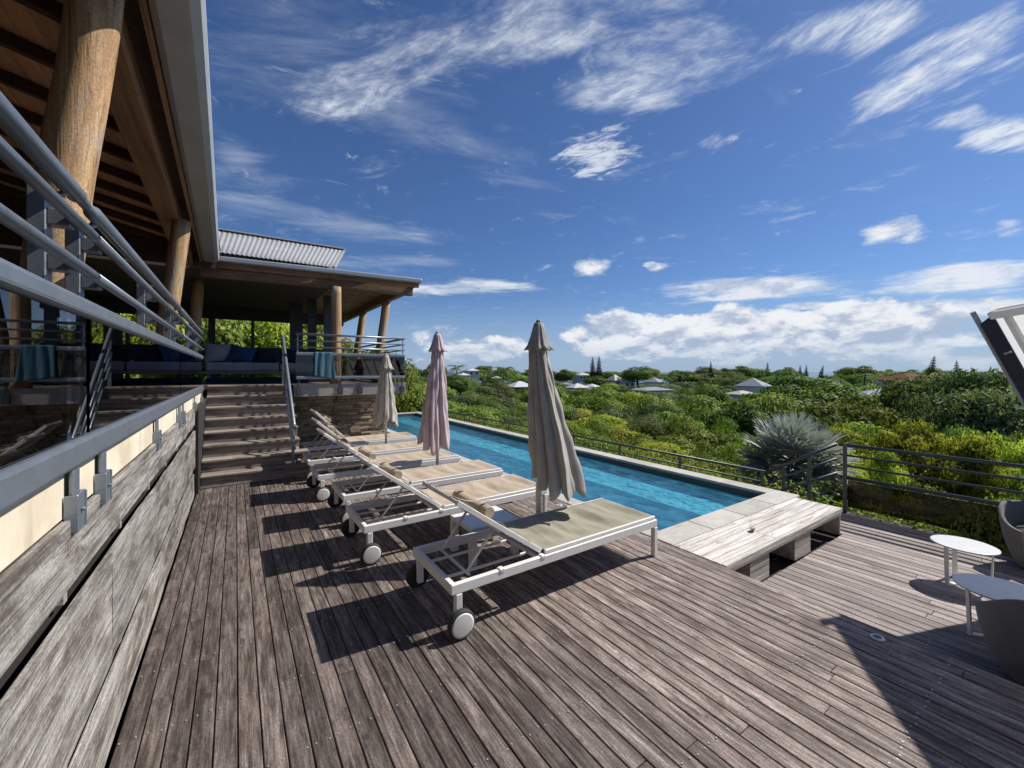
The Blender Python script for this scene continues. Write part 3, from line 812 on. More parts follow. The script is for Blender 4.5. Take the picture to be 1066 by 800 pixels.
mb = MB(); mb.box((-0.435, 6.72, 0.003), (-0.404, 8.58, 1.10)); mb.v = [tuple(SM @ Vector(v)) for v in mb.v]; mb.build('side_gap_shade', M_dark, st)  # dark sheet added as the shade in the gap beside the steps
# stair rail
srl = thing('stair_railing', 'sloping grey steel handrail with lower bars beside the timber steps', 'railing', (0.74, SY, 0))
RM = Matrix.Translation((-0.74, -SY, 0))
def rb(mb, name, mat=M_metal, **kw):
    mb.v = [tuple(RM @ Vector(v)) for v in mb.v]; return mb.build(name, mat, srl, **kw)
xr = 0.74; pa, pb = Vector((xr, SY+0.10, 0.80)), Vector((xr, SY+7.8*TR, 2.27))
mb = MB(); mb.tube([pa + Vector((0, -0.05, -0.06)), pa, pb, pb + Vector((0, 0.10, 0.01))], 0.027, 14); rb(mb, 'handrail')
for dz in (0.22, 0.37, 0.52):
    mb = MB(); mb.tube([pa - Vector((0, 0, dz)), pb - Vector((0, 0, dz))], 0.016, 10); rb(mb, 'rail')
for u in (0.06, 0.5, 0.93):
    p = pa.lerp(pb, u); kz = RI * (int((p.y - SY + 0.022)/TR) + 1)
    mb = MB(); mb.box((xr-0.022, p.y-0.008, kz), (xr+0.022, p.y+0.008, p.z-0.02)); mb.box((xr-0.04, p.y-0.04, kz), (xr+0.04, p.y+0.04, kz+0.008)); rb(mb, 'post')

# ------------------------------------------------------------------ pavilion at the end of the terrace
pv = thing('pavilion', 'open pavilion with leaning log columns and corrugated roof at the far end of the pool', 'pavilion', (1.3, 11, 0))
PM = Matrix.Translation((-1.3, -11, 0))
def pb_(mb, name, mat, **kw):
    mb.v = [tuple(PM @ Vector(v)) for v in mb.v]; return mb.build(name, mat, pv, **kw)
PXR, PYF, PYB = 2.95, 8.32, 14.5
mb = MB(); mb.box((-0.46, 8.92, 1.13), (0.87, PYB, Z_UP)); mb.box((0.872, PYF+0.03, 1.13), (PXR-0.03, PYB, Z_UP)); mb.box((-5.0, 8.602, 1.13), (-0.462, PYB, Z_UP)); pb_(mb, 'floor', M_floor)
mb = MB(); mb.box((0.872, PYF, 1.14), (PXR, PYF+0.028, Z_UP+0.006)); mb.box((PXR-0.028, PYF+0.03, 1.14), (PXR, PYB, Z_UP+0.006)); pb_(mb, 'floor_edge', M_slab, bevel=0.004)
# stacked stone wall under the floor
mb = MB(); YW = 9.78
def stones(along_x, a0, a1, fixed):
    z = 0.0
    while z < 1.128:
        h = rv(0.035, 0.075); h = min(h, 1.13 - z); a = a0 - rv(0, 0.1)
        while a < a1:
            l = rv(0.10, 0.34); pr = rv(0, 0.035); b = min(a + l, a1 + 0.02)
            if along_x: mb.box((max(a, a0), fixed - pr, z), (b - 0.006, fixed + 0.12, z + h - 0.005), rng.random())
            else: mb.box((fixed - 0.12, max(a, a0), z), (fixed + pr, b - 0.006, z + h - 0.005), rng.random())
            a += l
        z += h
stones(True, 0.88, 2.98, YW); stones(False, YW + 0.13, PYB, 2.98)
pb_(mb, 'stone_wall', M_stone, bevel=0.004)
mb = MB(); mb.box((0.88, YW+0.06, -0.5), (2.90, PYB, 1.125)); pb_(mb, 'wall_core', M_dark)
# eave
EA, EB = Vector((-0.24, 8.93, 0)), Vector((3.43, 8.62, 0)); ED = (EB - EA).normalized(); EN = Vector((ED.y, -ED.x, 0))   # EN points to the viewer
def eave_bar(name, mat, off, z0, z1, w, a=-0.3, b=0.0, rnd=0.6, **kw):
    p = EA + ED*a - EN*off; q = EB + ED*b - EN*off; z = (z0+z1)/2
    mb = MB(); mb.bar(p + Vector((0,0,z)), q + Vector((0,0,z)), w, z1-z0, rnd=rnd); return pb_(mb, name, mat, **kw)
eave_bar('gutter', M_gutter, 0.05, 3.565, 3.66, 0.11, bevel=0.02, segs=2)
eave_bar('fascia_board', M_beam_x, 0.125, 3.47, 3.62, 0.03, b=-0.04, rnd=0.9, bevel=0.004)
eave_bar('eave_beam', M_beam_x, 0.24, 3.30, 3.50, 0.13, b=-0.16, rnd=0.5, bevel=0.006)
mb = MB(); mb.box((3.33, 8.70, 3.565), (3.43, 16.4, 3.66)); pb_(mb, 'gutter', M_gutter, bevel=0.02, segs=2)
mb = MB(); mb.box((3.295, 8.78, 3.47), (3.325, 16.4, 3.62)); pb_(mb, 'fascia_board', M_beam, bevel=0.004)
mb = MB(); mb.box((3.02, 8.92, 3.30), (3.14, 16.4, 3.50)); pb_(mb, 'eave_beam', M_beam, bevel=0.006)
mb = MB(); mb.box((1.5, 8.86, 3.62), (3.40, 16.4, 3.645)); pb_(mb, 'porch_roof', M_roof)
yy = 9.3
while yy < 16.2:
    mb = MB(); mb.box((1.72, yy, 3.505), (3.29, yy+0.055, 3.618), rng.random()); pb_(mb, 'rafter', M_ceil); yy += 0.52
mb = MB(); mb.box((-5.0, 9.16, 3.42), (1.70, 14.4, 3.46)); pb_(mb, 'ceiling', M_wall)
mb = MB(); mb.box((-5.0, 14.02, 3.08), (2.9, 14.2, 3.415)); pb_(mb, 'lintel', M_wall)
# corrugated upper roof and its back slope
def rf(y): return 3.72 + 0.40*(y - 8.9)
mb = corrugated(lambda u: (-0.36 + 2.0*u, 8.92, rf(8.9)), lambda u: (-0.36 + 2.83*u, 12.0, rf(12.0)), 27, 0.009); pb_(mb, 'roof', M_roof, solid=0.004)
mb = corrugated(lambda u: (-0.36 + 2.83*u, 12.01, rf(12.0)), lambda u: (-0.36 + 2.0*u, 15.5, 3.72), 27, 0.014); pb_(mb, 'roof', M_roof, solid=0.004)
mb = MB(); mb.bar((-0.36, 12.0, rf(12.0)+0.02), (2.50, 12.0, rf(12.0)+0.02), 0.22, 0.03); pb_(mb, 'ridge_cap', M_roof, bevel=0.008)
mb = MB(); mb.bar((1.66, 8.92, rf(8.92)-0.01), (2.49, 12.0, rf(12.0)-0.01), 0.05, 0.05); pb_(mb, 'verge_trim', M_roof)
mb = MB(); mb.add([(1.62, 9.0, 3.65), (1.62, 15.3, 3.65), (1.9, 12.0, 4.80), (1.58, 9.0, 3.65), (1.58, 15.3, 3.65), (1.86, 12.0, 4.80)], [(0,1,2), (5,4,3), (0,3,4,1), (1,4,5,2), (2,5,3,0)]); pb_(mb, 'gable_wall', M_beam)
for b, t_p in (((1.66, 8.75, Z_UP), (1.70, 8.86, 3.31)), ((2.80, 10.0, Z_UP), (3.07, 10.05, 3.31)), ((2.78, 12.2, Z_UP), (3.07, 12.25, 3.31)),
               ((2.50, 13.6, Z_UP), (2.62, 13.62, 3.45)), ((-0.75, 10.2, Z_UP), (-0.60, 10.15, 3.43))):
    pb_(log_column(None, b, t_p, 0.10), 'log_column', M_column)
for x, y, w in ((1.83, 10.6, 0.17), (1.60, 11.4, 0.20), (1.36, 12.4, 0.30), (-0.55, 14.1, 0.16), (0.41, 14.1, 0.07), (1.40, 14.1, 0.07)):
    mb = MB(); mb.box((x-w/2, y-0.05, Z_UP+0.002), (x+w/2, y+0.05, 3.418 if y < 14 else 3.079)); pb_(mb, 'door_post', M_metal_dk)
mb = MB(); mb.box((-4.9, 14.06, 2.24), (2.8, 14.12, 2.30)); mb.box((-4.9, 14.06, 1.66), (2.8, 14.12, 1.71)); pb_(mb, 'back_rail', M_metal_dk)

# pavilion balustrade
b2 = thing('balustrade', 'grey steel balustrade with a glass band along the pavilion floor edge', 'balustrade', (PXR-0.05, PYF+0.05, Z_UP))
B2 = Matrix.Translation((-(PXR-0.05), -(PYF+0.05), -Z_UP))
def b2b(mb, name, mat=M_metal, **kw):
    mb.v = [tuple(B2 @ Vector(v)) for v in mb.v]; return mb.build(name, mat, b2, **kw)
xa, xb, yf = 0.90, PXR-0.03, PYF-0.012
for z, r_ in ((2.285, 0.022), (2.165, 0.015), (2.045, 0.015)):
    mb = MB(); mb.tube([(xa, yf, z), (xb, yf, z)], r_, 12); b2b(mb, 'rail')
    mb = MB(); mb.tube([(xb+0.002, yf+0.03, z), (xb+0.002, 13.9, z)], r_, 10); b2b(mb, 'rail')
mb = MB(); mb.box((xa, yf-0.026, 1.895), (xb, yf+0.026, 1.955)); b2b(mb, 'middle_rail', bevel=0.014, segs=2)
mb = MB(); mb.box((xa, yf-0.026, 1.455), (xb, yf+0.026, 1.515)); b2b(mb, 'bottom_rail', bevel=0.014, segs=2)
mb = MB(); mb.box((xb-0.024, yf+0.03, 1.895), (xb+0.028, 13.9, 1.955)); b2b(mb, 'middle_rail', bevel=0.014, segs=2)
mb = MB(); mb.box((xb-0.024, yf+0.03, 1.455), (xb+0.028, 13.9, 1.515)); b2b(mb, 'bottom_rail', bevel=0.014, segs=2)
for x in (0.95, 1.66, 2.02, 2.86):
    mb = MB(); mb.box((x-0.018, yf-0.012, 1.30), (x+0.018, yf-0.002, 1.454)); mb.box((x-0.04, yf-0.048, 1.16), (x+0.04, yf+0.010, 1.299)); b2b(mb, 'bracket', M_metal_dk, bevel=0.002)
for x in (0.93, 2.88):
    mb = MB(); mb.box((x-0.010, yf-0.006, 1.956), (x+0.010, yf+0.006, 2.265)); b2b(mb, 'post', bevel=0.002)
mb = MB()
for k in range(38):
    x = 1.0 + k*0.049
    mb.box((x-0.005, yf+0.012, 1.516), (x+0.005, yf+0.020, 1.894))
b2b(mb, 'bar_infill', M_metal_dk)
mb = MB(); mb.box((xa, yf-0.005, 1.516), (xb, yf+0.005, 1.894)); b2b(mb, 'glass_pane', M_glass)
mb = MB(); mb.box((xb-0.004, yf+0.04, 1.516), (xb+0.006, 13.9, 1.894)); b2b(mb, 'glass_pane', M_glass)

# sofa, its cushions and the towel on the rail
so = thing('sofa', 'long low sofa with a pale seat inside the pavilion', 'sofa', (0.75, 10.6, Z_UP))
mb = MB(); mb.box((-1.25, -0.40, 0.02), (1.35, 0.40, 0.11)); mb.build('base', M_navy, so, bevel=0.01)
for xa_, xb_ in ((-1.25, 0.03), (0.05, 1.35)):
    mb = MB(); mb.box((xa_, -0.45, 0.25), (xb_, 0.38, 0.43)); mb.build('seat_cushion', M_cushion, so, bevel=0.04, segs=3)
mb = MB(); mb.box((-1.27, -0.43, 0.19), (1.37, 0.45, 0.247))
for x in (-1.2, 1.3): mb.box((x-0.03, -0.4, 0.11), (x+0.03, 0.4, 0.19))
mb.build('frame', M_step, so)
for k in range(4):
    mb = MB(); mb.box((-1.2+0.64*k, 0.20, 0.435), (-1.2+0.64*k+0.61, 0.42, 0.76)); mb.build('back_cushion', M_navy, so, bevel=0.06, segs=3)
def pillow(loc, rot, mat, label, w=0.5, h=0.42, d=0.16):
    mb = MB()
    mb.grid(lambda u, v: Vector(((u-.5)*w*(1-0.10*math.sin(math.pi*v)), d/2*(math.sin(math.pi*u)*math.sin(math.pi*v))**0.55, (v-.5)*h*(1-0.10*math.sin(math.pi*u)))), 14, 14)
    mb.grid(lambda u, v: Vector(((u-.5)*w*(1-0.10*math.sin(math.pi*v)), -d/2*(math.sin(math.pi*u)*math.sin(math.pi*v))**0.55, (v-.5)*h*(1-0.10*math.sin(math.pi*u)))), 14, 14)
    o = mb.build('pillow', mat); o.location = loc; o.rotation_euler = rot
    tag(o, label, 'pillow', 'pillows on the pavilion sofa')
pillow((-0.30, 10.62, 2.0), (R(-18), 0, R(8)), M_cushion, 'pale grey pillow at the left end of the pavilion sofa')
pillow((0.10, 10.55, 1.97), (R(-30), R(12), R(-14)), M_blue, 'bright blue pillow leaning on the pavilion sofa')
pillow((0.62, 10.66, 1.98), (R(-22), 0, R(5)), M_navy, 'dark navy pillow near the middle of the pavilion sofa', 0.46, 0.36)
mb = MB()
def towel(u, v):
    x = 1.36 + (0.30 + 0.16*max(0, v-.5))*(u-.5); f = 0.013*math.sin(u*9 + v*2) + 0.012*mnoise.noise(Vector((u*5, v*2, 3)))
    if v < 0.45: return Vector((x, yf+0.034 + abs(f)*0.6, 1.60 + 0.36*v/0.45))
    if v < 0.55: return Vector((x, yf + 0.034 - 0.068*(v-.45)/0.10, 1.962))
    return Vector((x + 0.05*(v-.55), yf-0.034 - abs(f) - 0.02*(v-.55), 1.962 - 0.52*(v-.55)/0.45*(0.86+0.14*u)))
mb.grid(towel, 28, 40)
tag(mb.build('towel', M_teal, solid=0.006), 'teal towel hanging over the pavilion balustrade', 'towel')
# ------------------------------------------------------------------ sun loungers
LL, LW = 1.96, 0.66
def make_lounger(sling, ang, hinge=0.72, seed=1):
    r = thing('sun_lounger', 'x', 'sun lounger', (0, 0, 0), 0, 'sun loungers in a row beside the pool')
    lr = random.Random(seed)
    mb = MB()
    for y in (0.022, LW-0.022): mb.bar((0.0, y, 0.285), (LL, y, 0.285), 0.034, 0.062)
    mb.bar((0.018, 0.04, 0.285), (0.018, LW-0.04, 0.285), 0.036, 0.062)
    mb.bar((LL-0.018, 0.04, 0.285), (LL-0.018, LW-0.04, 0.285), 0.036, 0.062)
    mb.bar((hinge, 0.04, 0.272), (hinge, LW-0.04, 0.272), 0.03, 0.03)
    for y in (0.20, LW-0.20): mb.bar((0.04, y, 0.272), (hinge-0.016, y, 0.272), 0.014, 0.02)
    for y in (0.022, LW-0.022):
        for x in (0.36, 0.70): mb.box((x-0.02, y-0.021, 0.300), (x+0.02, y+0.021, 0.324))
    mb.build('frame', M_white, r, bevel=0.004)
    for x, y in ((LL-0.022, 0.022), (LL-0.022, LW-0.022)):
        mb = MB(); mb.box((x-0.021, y-0.021, 0.0), (x+0.021, y+0.021, 0.253)); mb.build('leg', M_white, r, bevel=0.004)
    for y, s in ((0.022, -1), (LW-0.022, 1)):
        mb = MB(); mb.box((0.05-0.021, y-0.021, 0.055), (0.05+0.021, y+0.021, 0.253)); mb.build('leg', M_white, r, bevel=0.004)
        yc = y + s*0.047
        w = MB(); pr = [(0.050, -0.019), (0.078, -0.019), (0.087, -0.012), (0.087, 0.012), (0.078, 0.019), (0.050, 0.019)]
        w.lathe(pr, (0.05, yc, 0.087), 36, 'Y'); wo = w.build('wheel', M_tyre, r)
        h = MB(); h.lathe([(0.020, s*0.0195), (0.070, s*0.0195), (0.073, s*0.023), (0.062, s*0.0245), (0.018, s*0.0265), (0.002, s*0.027)], (0.05, yc, 0.087), 32, 'Y'); h.build('hub', M_hub, wo)
        h = MB(); h.tube([(0.05, y, 0.087), (0.05, yc - s*0.018, 0.087)], 0.012, 10); h.build('axle', M_metal_dk, wo)
    # seat: thin frame with a sagging sling
    x0, x1 = hinge + 0.01, LL - 0.012
    mb = MB()
    for y in (0.030, LW-0.030): mb.bar((x0, y, 0.332), (x1, y, 0.332), 0.022, 0.026)
    mb.bar((x1-0.012, 0.042, 0.330), (x1-0.012, LW-0.042, 0.330), 0.022, 0.024)
    mb.build('seat_frame', M_white, r, bevel=0.003)
    ph = [lr.random()*6 for _ in range(6)]
    def wr(u, v):
        a_ = math.sin(u*29 + ph[5] + 1.6*math.sin(v*3+ph[3])); return 0.006*(1-abs(a_))**2 + (0.009*math.sin(u*24+ph[0]+2.2*(v-.5)**2) + 0.006*math.sin(u*41+ph[1]+3*v) + 0.006*math.sin(u*13+ph[2]-2*v))
    mb = MB(); mb.grid(lambda u, v: Vector((x0 + 0.004 + (x1-x0-0.016)*u, 0.034 + (LW-0.068)*v, 0.344 - 0.024*math.sin(math.pi*v)**0.8*(0.5+0.5*math.sin(math.pi*min(1,u*1.05))) + wr(u, v)*math.sin(math.pi*v)**0.5)), 90, 14)
    mb.build('seat_sling', sling, r, solid=0.003)
    # backrest
    BL = 0.80; d = Vector((-math.cos(ang), 0, math.sin(ang))); n = Vector((math.sin(ang), 0, math.cos(ang))); hz = Vector((hinge-0.005, 0, 0.332))
    mb = MB()
    for y in (0.058, LW-0.058): mb.bar(hz + Vector((0, y, 0)), hz + d*BL + Vector((0, y, 0)), 0.022, 0.034, up=n)
    mb.bar(hz + d*(BL-0.012) + Vector((0, 0.07, 0)), hz + d*(BL-0.012) + Vector((0, LW-0.07, 0)), 0.024, 0.024, up=n)
    mb.build('backrest_frame', M_white, r, bevel=0.003)
    mb = MB(); mb.grid(lambda u, v: hz + d*(0.02+(BL-0.035)*u) + Vector((0, 0.062+(LW-0.124)*v, 0)) + n*(0.018 - 0.035*math.sin(math.pi*v)**0.8*math.sin(math.pi*u)**0.4 + 0.5*wr(u*0.8+.3, v)), 44, 12)
    mb.build('backrest_sling', sling, r, solid=0.003)
    # prop: two struts from the backrest to the ratchet bar
    mb = MB()
    for y in (0.135, LW-0.135): mb.tube([hz + d*0.40 + n*(-0.02) + Vector((0, y, 0)), Vector((0.17, y, 0.300))], 0.0095, 8)
    mb.tube([(0.17, 0.10, 0.300), (0.17, LW-0.10, 0.300)], 0.0095, 8)
    mb.tube([hz + d*0.40 + n*(-0.02) + Vector((0, 0.06, 0)), hz + d*0.40 + n*(-0.02) + Vector((0, LW-0.06, 0))], 0.0095, 8)
    mb.build('backrest_prop', M_white, r)
    # rolled head cushion on its strap
    c = hz + d*0.52 + n*0.048
    mb = MB(); pts = []; rs = []
    for i in range(13):
        u = i/12; y = 0.085 + (LW-0.17)*u
        pts.append(c + Vector((0, y, 0)) + n*(-0.008*math.sin(math.pi*u)) + d*0.006*math.sin(u*4+ph[3]))
        rs.append(0.043*(0.82 if i in (0, 12) else 1.0 + 0.02*math.sin(u*7+ph[4])))
    mb.tube(pts, rs, 18); pl = mb.build('head_pillow', M_pillow, r)
    mb = MB()
    for y in (0.16, LW-0.16): mb.grid(lambda u, v: hz + d*(0.52+(BL-0.52)*u) + n*(0.10*(1-u)**2 + 0.022) + Vector((0, y + 0.03*(v-.5), 0)), 10, 1)
    mb.build('strap', M_pillow, pl, solid=0.002)
    return r
spots = [ # x, y, turn, angle, sling, label
    (1.07, 2.22, 0.0, 35, M_sling_grey, 'nearest sun lounger with an olive grey sling'),
    (0.88, 3.48, 0.4, 36, M_sling, 'second nearest tan sun lounger just behind the grey side table'),
    (0.92, 4.46, -0.3, 35, M_sling, 'third nearest tan sun lounger in the row, on the near side of the pink umbrella'),
    (0.84, 5.50, 0.2, 37, M_sling, 'fourth tan sun lounger in the row, just beyond the pink umbrella'),
    (0.86, 6.48, -0.4, 42, M_sling, 'fifth tan sun lounger in the row, just before the pale beige umbrella'),
    (0.97, 7.62, 0.3, 46, M_sling, 'farthest tan sun lounger in the row, nearest to the stone wall'),
]
for i, (x, y, tz, a, sl, lb) in enumerate(spots):
    o = make_lounger(sl, R(a), seed=11+i); o.location = (x, y, 0.0); o.rotation_euler = (0, 0, R(tz)); o['label'] = lb

# ------------------------------------------------------------------ closed umbrellas
def make_umbrella(loc, top, hem, r_hem, mat, label, lean, seed, poler=0.021):
    r = thing('closed_umbrella', label, 'umbrella', loc, 0, 'closed umbrellas between the loungers')
    ur = random.Random(seed); ph = [ur.random()*6.28 for _ in range(8)]
    mb = MB(); mb.tube([(0, 0, 0.03), (0, 0, top-0.10)], poler, 14); mb.build('pole', M_white, r)
    mb = MB(); mb.box((-0.20, -0.20, 0.0), (0.20, 0.20, 0.035)); mb.lathe([(0.05, 0.0351), (0.04, 0.12), (0.027, 0.125)], n=16); mb.build('base', M_metal_dk, r, bevel=0.005)
    capb = top - 0.235
    N = 128
    pan = [ur.uniform(0.82, 1.15) for _ in range(8)]
    def ring(t):      # t 0 top .. 1 hem
        prof = 0.075 + (r_hem - 0.075) * (t**0.85)
        out = []
        for j in range(N):
            a = 2*math.pi*j/N
            k = 8*(a + 0.22*math.sin(a+ph[5]) + 0.16*math.sin(2*a+ph[7]))/(2*math.pi) + ph[0]
            k *= 1.0
            w = 0.5 + 0.5*math.cos(2*math.pi*k)
            fr_ = k - math.floor(k); crease = min(1.0, fr_*3.2)*(1 - 0.55*fr_**2)  # each panel folds over the next              # sharp pleat at each rib
            lump = pan[int(math.floor(k)) % 8]
            rad = prof * (0.72 + 0.42*crease*lump*(0.45+0.55*t)) + prof*0.07*math.sin(3*a+ph[1]+2.4*t) + 0.010*t*math.sin(13*a+ph[2]) + 0.006*math.sin(9*t*3+5*a+ph[4]) + prof*0.10*mnoise.noise(Vector((math.cos(a)*2.2+seed, math.sin(a)*2.2, t*5))) + prof*0.05*mnoise.noise(Vector((math.cos(a)*6+seed, math.sin(a)*6, t*3)))
            tw = a + 0.30*t*math.sin(ph[3]+t*2)
            zz = capb + 0.05 + (hem - capb - 0.05) * t
            if t > 0.86: zz += (t-0.86)/0.14 * (0.12*(0.5-crease) - 0.07*math.sin(a+ph[5]) + 0.03*math.sin(3*a+ph[6]))
            out.append(Vector((rad*math.cos(tw) + lean[0]*t**1.4, rad*math.sin(tw) + lean[1]*t**1.4, zz)))
        return out
    mb = MB(); vs = []; K = 34
    for i in range(K+1): vs += ring(i/K)
    mb.add(vs, [(i*N+j, i*N+(j+1)%N, (i+1)*N+(j+1)%N, (i+1)*N+j) for i in range(K) for j in range(N)], smooth=True)
    mb.build('canopy', mat, r, solid=0.004)
    mb = MB(); vs = []
    prof = [(0.006, top), (0.040, top-0.012), (0.052, top-0.05), (0.070, top-0.12), (0.098, top-0.20), (0.125, capb)]
    for i, (pr, z) in enumerate(prof):
        for j in range(N):
            a = 2*math.pi*j/N; k = 8*a/(2*math.pi)+ph[0]; cr = abs(math.sin(math.pi*k))**0.7; f = i/5
            rr = pr*(1 - 0.22*f + 0.34*f*cr) + 0.004*f*math.sin(13*a+ph[6])
            vs.append(Vector((rr*math.cos(a), rr*math.sin(a), z - 0.03*f*cr)))
    mb.add(vs, [(i*N+j, i*N+(j+1)%N, (i+1)*N+(j+1)%N, (i+1)*N+j) for i in range(5) for j in range(N)], smooth=True)
    mb.build('vent_cap', mat, r, solid=0.004)
    mb = MB(); mb.lathe([(0.022, top-0.02), (0.026, top+0.008), (0.014, top+0.022), (0.002, top+0.026)], n=16); mb.build('finial', mat, r)
    return r
make_umbrella((2.33, 3.00, 0), 2.06, 0.60, 0.235, M_umb_grey, 'large grey closed umbrella standing nearest, between the two front loungers', (0.07, -0.17), 4, 0.028)
make_umbrella((2.34, 5.32, 0), 2.14, 0.60, 0.20, M_umb_pink, 'faded pink closed umbrella in the middle of the three', (-0.05, 0.02), 9)
make_umbrella((2.24, 7.35, 0), 1.90, 0.66, 0.20, M_umb_beige, 'small pale beige closed umbrella standing closest to the stone wall', (-0.02, 0.0), 15)

# low side table between the two front loungers
r = thing('side_table', 'low square grey side table between the two front loungers', 'side table', (1.83, 3.14, 0))
mb = MB(); mb.box((-0.24, -0.20, 0.275), (0.24, 0.20, 0.315)); mb.build('table_top', M_white, r, bevel=0.006)
for sx in (-1, 1):
    for sy in (-1, 1):
        mb = MB(); mb.box((sx*0.21-0.03, sy*0.17-0.025, 0), (sx*0.21+0.03, sy*0.17+0.025, 0.273)); mb.build('leg', M_white, r, bevel=0.004)

# ------------------------------------------------------------------ round tables and tub chairs on the lower deck
def round_table(loc, h, rad, rz, label):
    r = thing('round_table', label, 'table', loc, rz, 'round white tables on the lower deck')
    mb = MB(); mb.lathe([(rad-0.012, h-0.016), (rad, h-0.010), (rad, h-0.003), (rad-0.006, h)], n=64); mb.build('table_top', M_ttop, r)
    for k in range(3):
        a = 2*math.pi*k/3; d = Vector((math.cos(a), math.sin(a), 0))
        mb = MB(); mb.bar(d*(rad*0.80) + Vector((0,0,h-0.018)), d*(rad*0.74) + Vector((0,0,0.012)), 0.034, 0.012, up=d); mb.bar(d*(rad*0.74+0.015) + Vector((0,0,0.006)), Vector((0,0,0.006)) + d*0.02, 0.034, 0.012)
        mb.build('leg', M_white, r, bevel=0.002)
    mb = MB(); mb.lathe([(0.03, 0.0005), (0.03, 0.0135)], n=16); mb.build('hub', M_white, r)
round_table((5.42, 0.76, Z_LOW), 0.36, 0.215, 0.5, 'round white table standing in the sun by the railing')
round_table((4.53, 0.46, Z_LOW), 0.355, 0.235, 2.3, 'round white table in the canopy shadow beside the near tub chair')
def tub_chair(loc, rz, label, H=0.62):
    r = thing('tub_chair', label, 'armchair', loc, rz, 'woven tub chairs on the lower deck'); r.scale = (0.9, 0.9, 1)
    N = 72; span = R(250)                       # shell open towards +x
    mb = MB()
    def shell(u, v):
        a = math.pi + (u-.5)*span
        back = 0.5 + 0.5*math.cos((u-.5)*2*math.pi*0.86)
        top = 0.40 + (H-0.40)*smooth01(back*1.35)
        rad = 0.285 + 0.125*v**0.8 + 0.02*math.sin(math.pi*v)
        return Vector((rad*math.cos(a)*1.04, rad*math.sin(a), 0.03 + (top-0.03)*v))
    mb.grid(shell, N, 20); mb.build('shell', M_wicker, r, solid=0.035, bevel=0.012, segs=2)
    mb = MB(); mb.lathe([(0.27, 0.03), (0.31, 0.08), (0.33, 0.26), (0.31, 0.285)], n=48); mb.build('seat_base', M_wicker, r)
    mb = MB(); mb.lathe([(0.25, 0.287), (0.30, 0.30), (0.315, 0.33), (0.30, 0.365), (0.25, 0.378)], n=48); mb.build('seat_cushion', M_navy, r)
    for k in range(4):
        a = R(45+90*k); mb = MB(); mb.tube([(0.23*math.cos(a), 0.23*math.sin(a), 0), (0.23*math.cos(a), 0.23*math.sin(a), 0.06)], 0.018, 10); mb.build('leg', M_metal_dk, r)
tub_chair((4.11, 0.14, Z_LOW), R(35), 'grey woven tub chair seen from behind, nearest to the camera', 0.60)
tub_chair((6.44, 0.28, Z_LOW), R(200), 'grey woven tub chair at the right edge, beyond the sunlit table', 0.58)

# ------------------------------------------------------------------ railing along the lower deck, the ramp and the pool
def rail_obj(name, label, pts_rails, posts, loc, extra=None):
    r = thing(name, label, 'railing', loc, 0, None); T = Matrix.Translation(-Vector(loc))
    def ad(mb, nm, mat=M_metal_dk, **kw):
        mb.v = [tuple(T @ Vector(v)) for v in mb.v]; return mb.build(nm, mat, r, **kw)
    for nm, a, b, rad in pts_rails:
        mb = MB(); mb.tube([a, b], rad, 12); ad(mb, nm)
    for (x, y, z0, z1) in posts:
        mb = MB(); mb.box((x-0.008, y-0.022, z0), (x+0.008, y+0.022, z1)); mb.box((x-0.05, y-0.05, z0), (x+0.05, y+0.05, z0+0.01)); ad(mb, 'post')
    if extra: extra(ad)
XR = 6.90
def kerb(ad):
    mb = MB(); mb.box((XR-0.004, -3.0, -0.24), (XR+0.004, 2.04, 0.12)); ad(mb, 'smoked_glass_pane', M_glass_dk)
mb = MB(); mb.box((6.805, -3.2, -1.5), (7.0, 2.6, Z_LOW-0.02)); mb.box((6.05, 2.61, -1.5), (6.70, 15.4, -0.36)); structure(mb.build('deck_kerb', M_dark))
rail_obj('deck_railing', 'dark grey steel railing with smoked glass along the right side of the lower deck',
    [('handrail', (XR, -3.0, 0.595), (XR, 2.14, 0.595), 0.022), ('rail', (XR, -3.0, 0.457), (XR, 2.12, 0.457), 0.014),
     ('rail', (XR, -3.0, 0.313), (XR, 2.12, 0.313), 0.014), ('bottom_rail', (XR, -3.0, 0.155), (XR, 2.12, 0.155), 0.024)],
    [(XR-0.032, y, Z_LOW-0.02, 0.60) for y in (2.06, 0.30, -1.4, -2.9)], (XR, 0, Z_LOW), kerb)
A, B = Vector((XR, 2.16, 0.595)), Vector((6.62, 2.92, 0.10))
rail_obj('ramp_railing', 'short dark grey railing sloping down from the lower deck to the pool edge',
    [('handrail', A, B, 0.022), ('rail', A - Vector((0,0,0.20)), B - Vector((0,0,0.17)), 0.015), ('rail', A - Vector((0,0,0.40)), B - Vector((0,0,0.34)), 0.015)],
    [(6.80, 2.45, -0.38, 0.395), (6.69, 2.74, -0.38, 0.205)], (6.8, 2.5, Z_LOW))
rail_obj('pool_railing', 'low dark grey railing running along the far side of the pool',
    [('handrail', (6.60, 2.95, 0.09), (6.60, 15.3, 0.09), 0.020), ('rail', (6.60, 2.95, -0.07), (6.60, 15.3, -0.07), 0.013), ('rail', (6.60, 2.95, -0.22), (6.60, 15.3, -0.22), 0.013)],
    [(6.57, 2.98 + 1.38*k, -0.37, 0.085) for k in range(9)], (6.6, 9, -0.3))

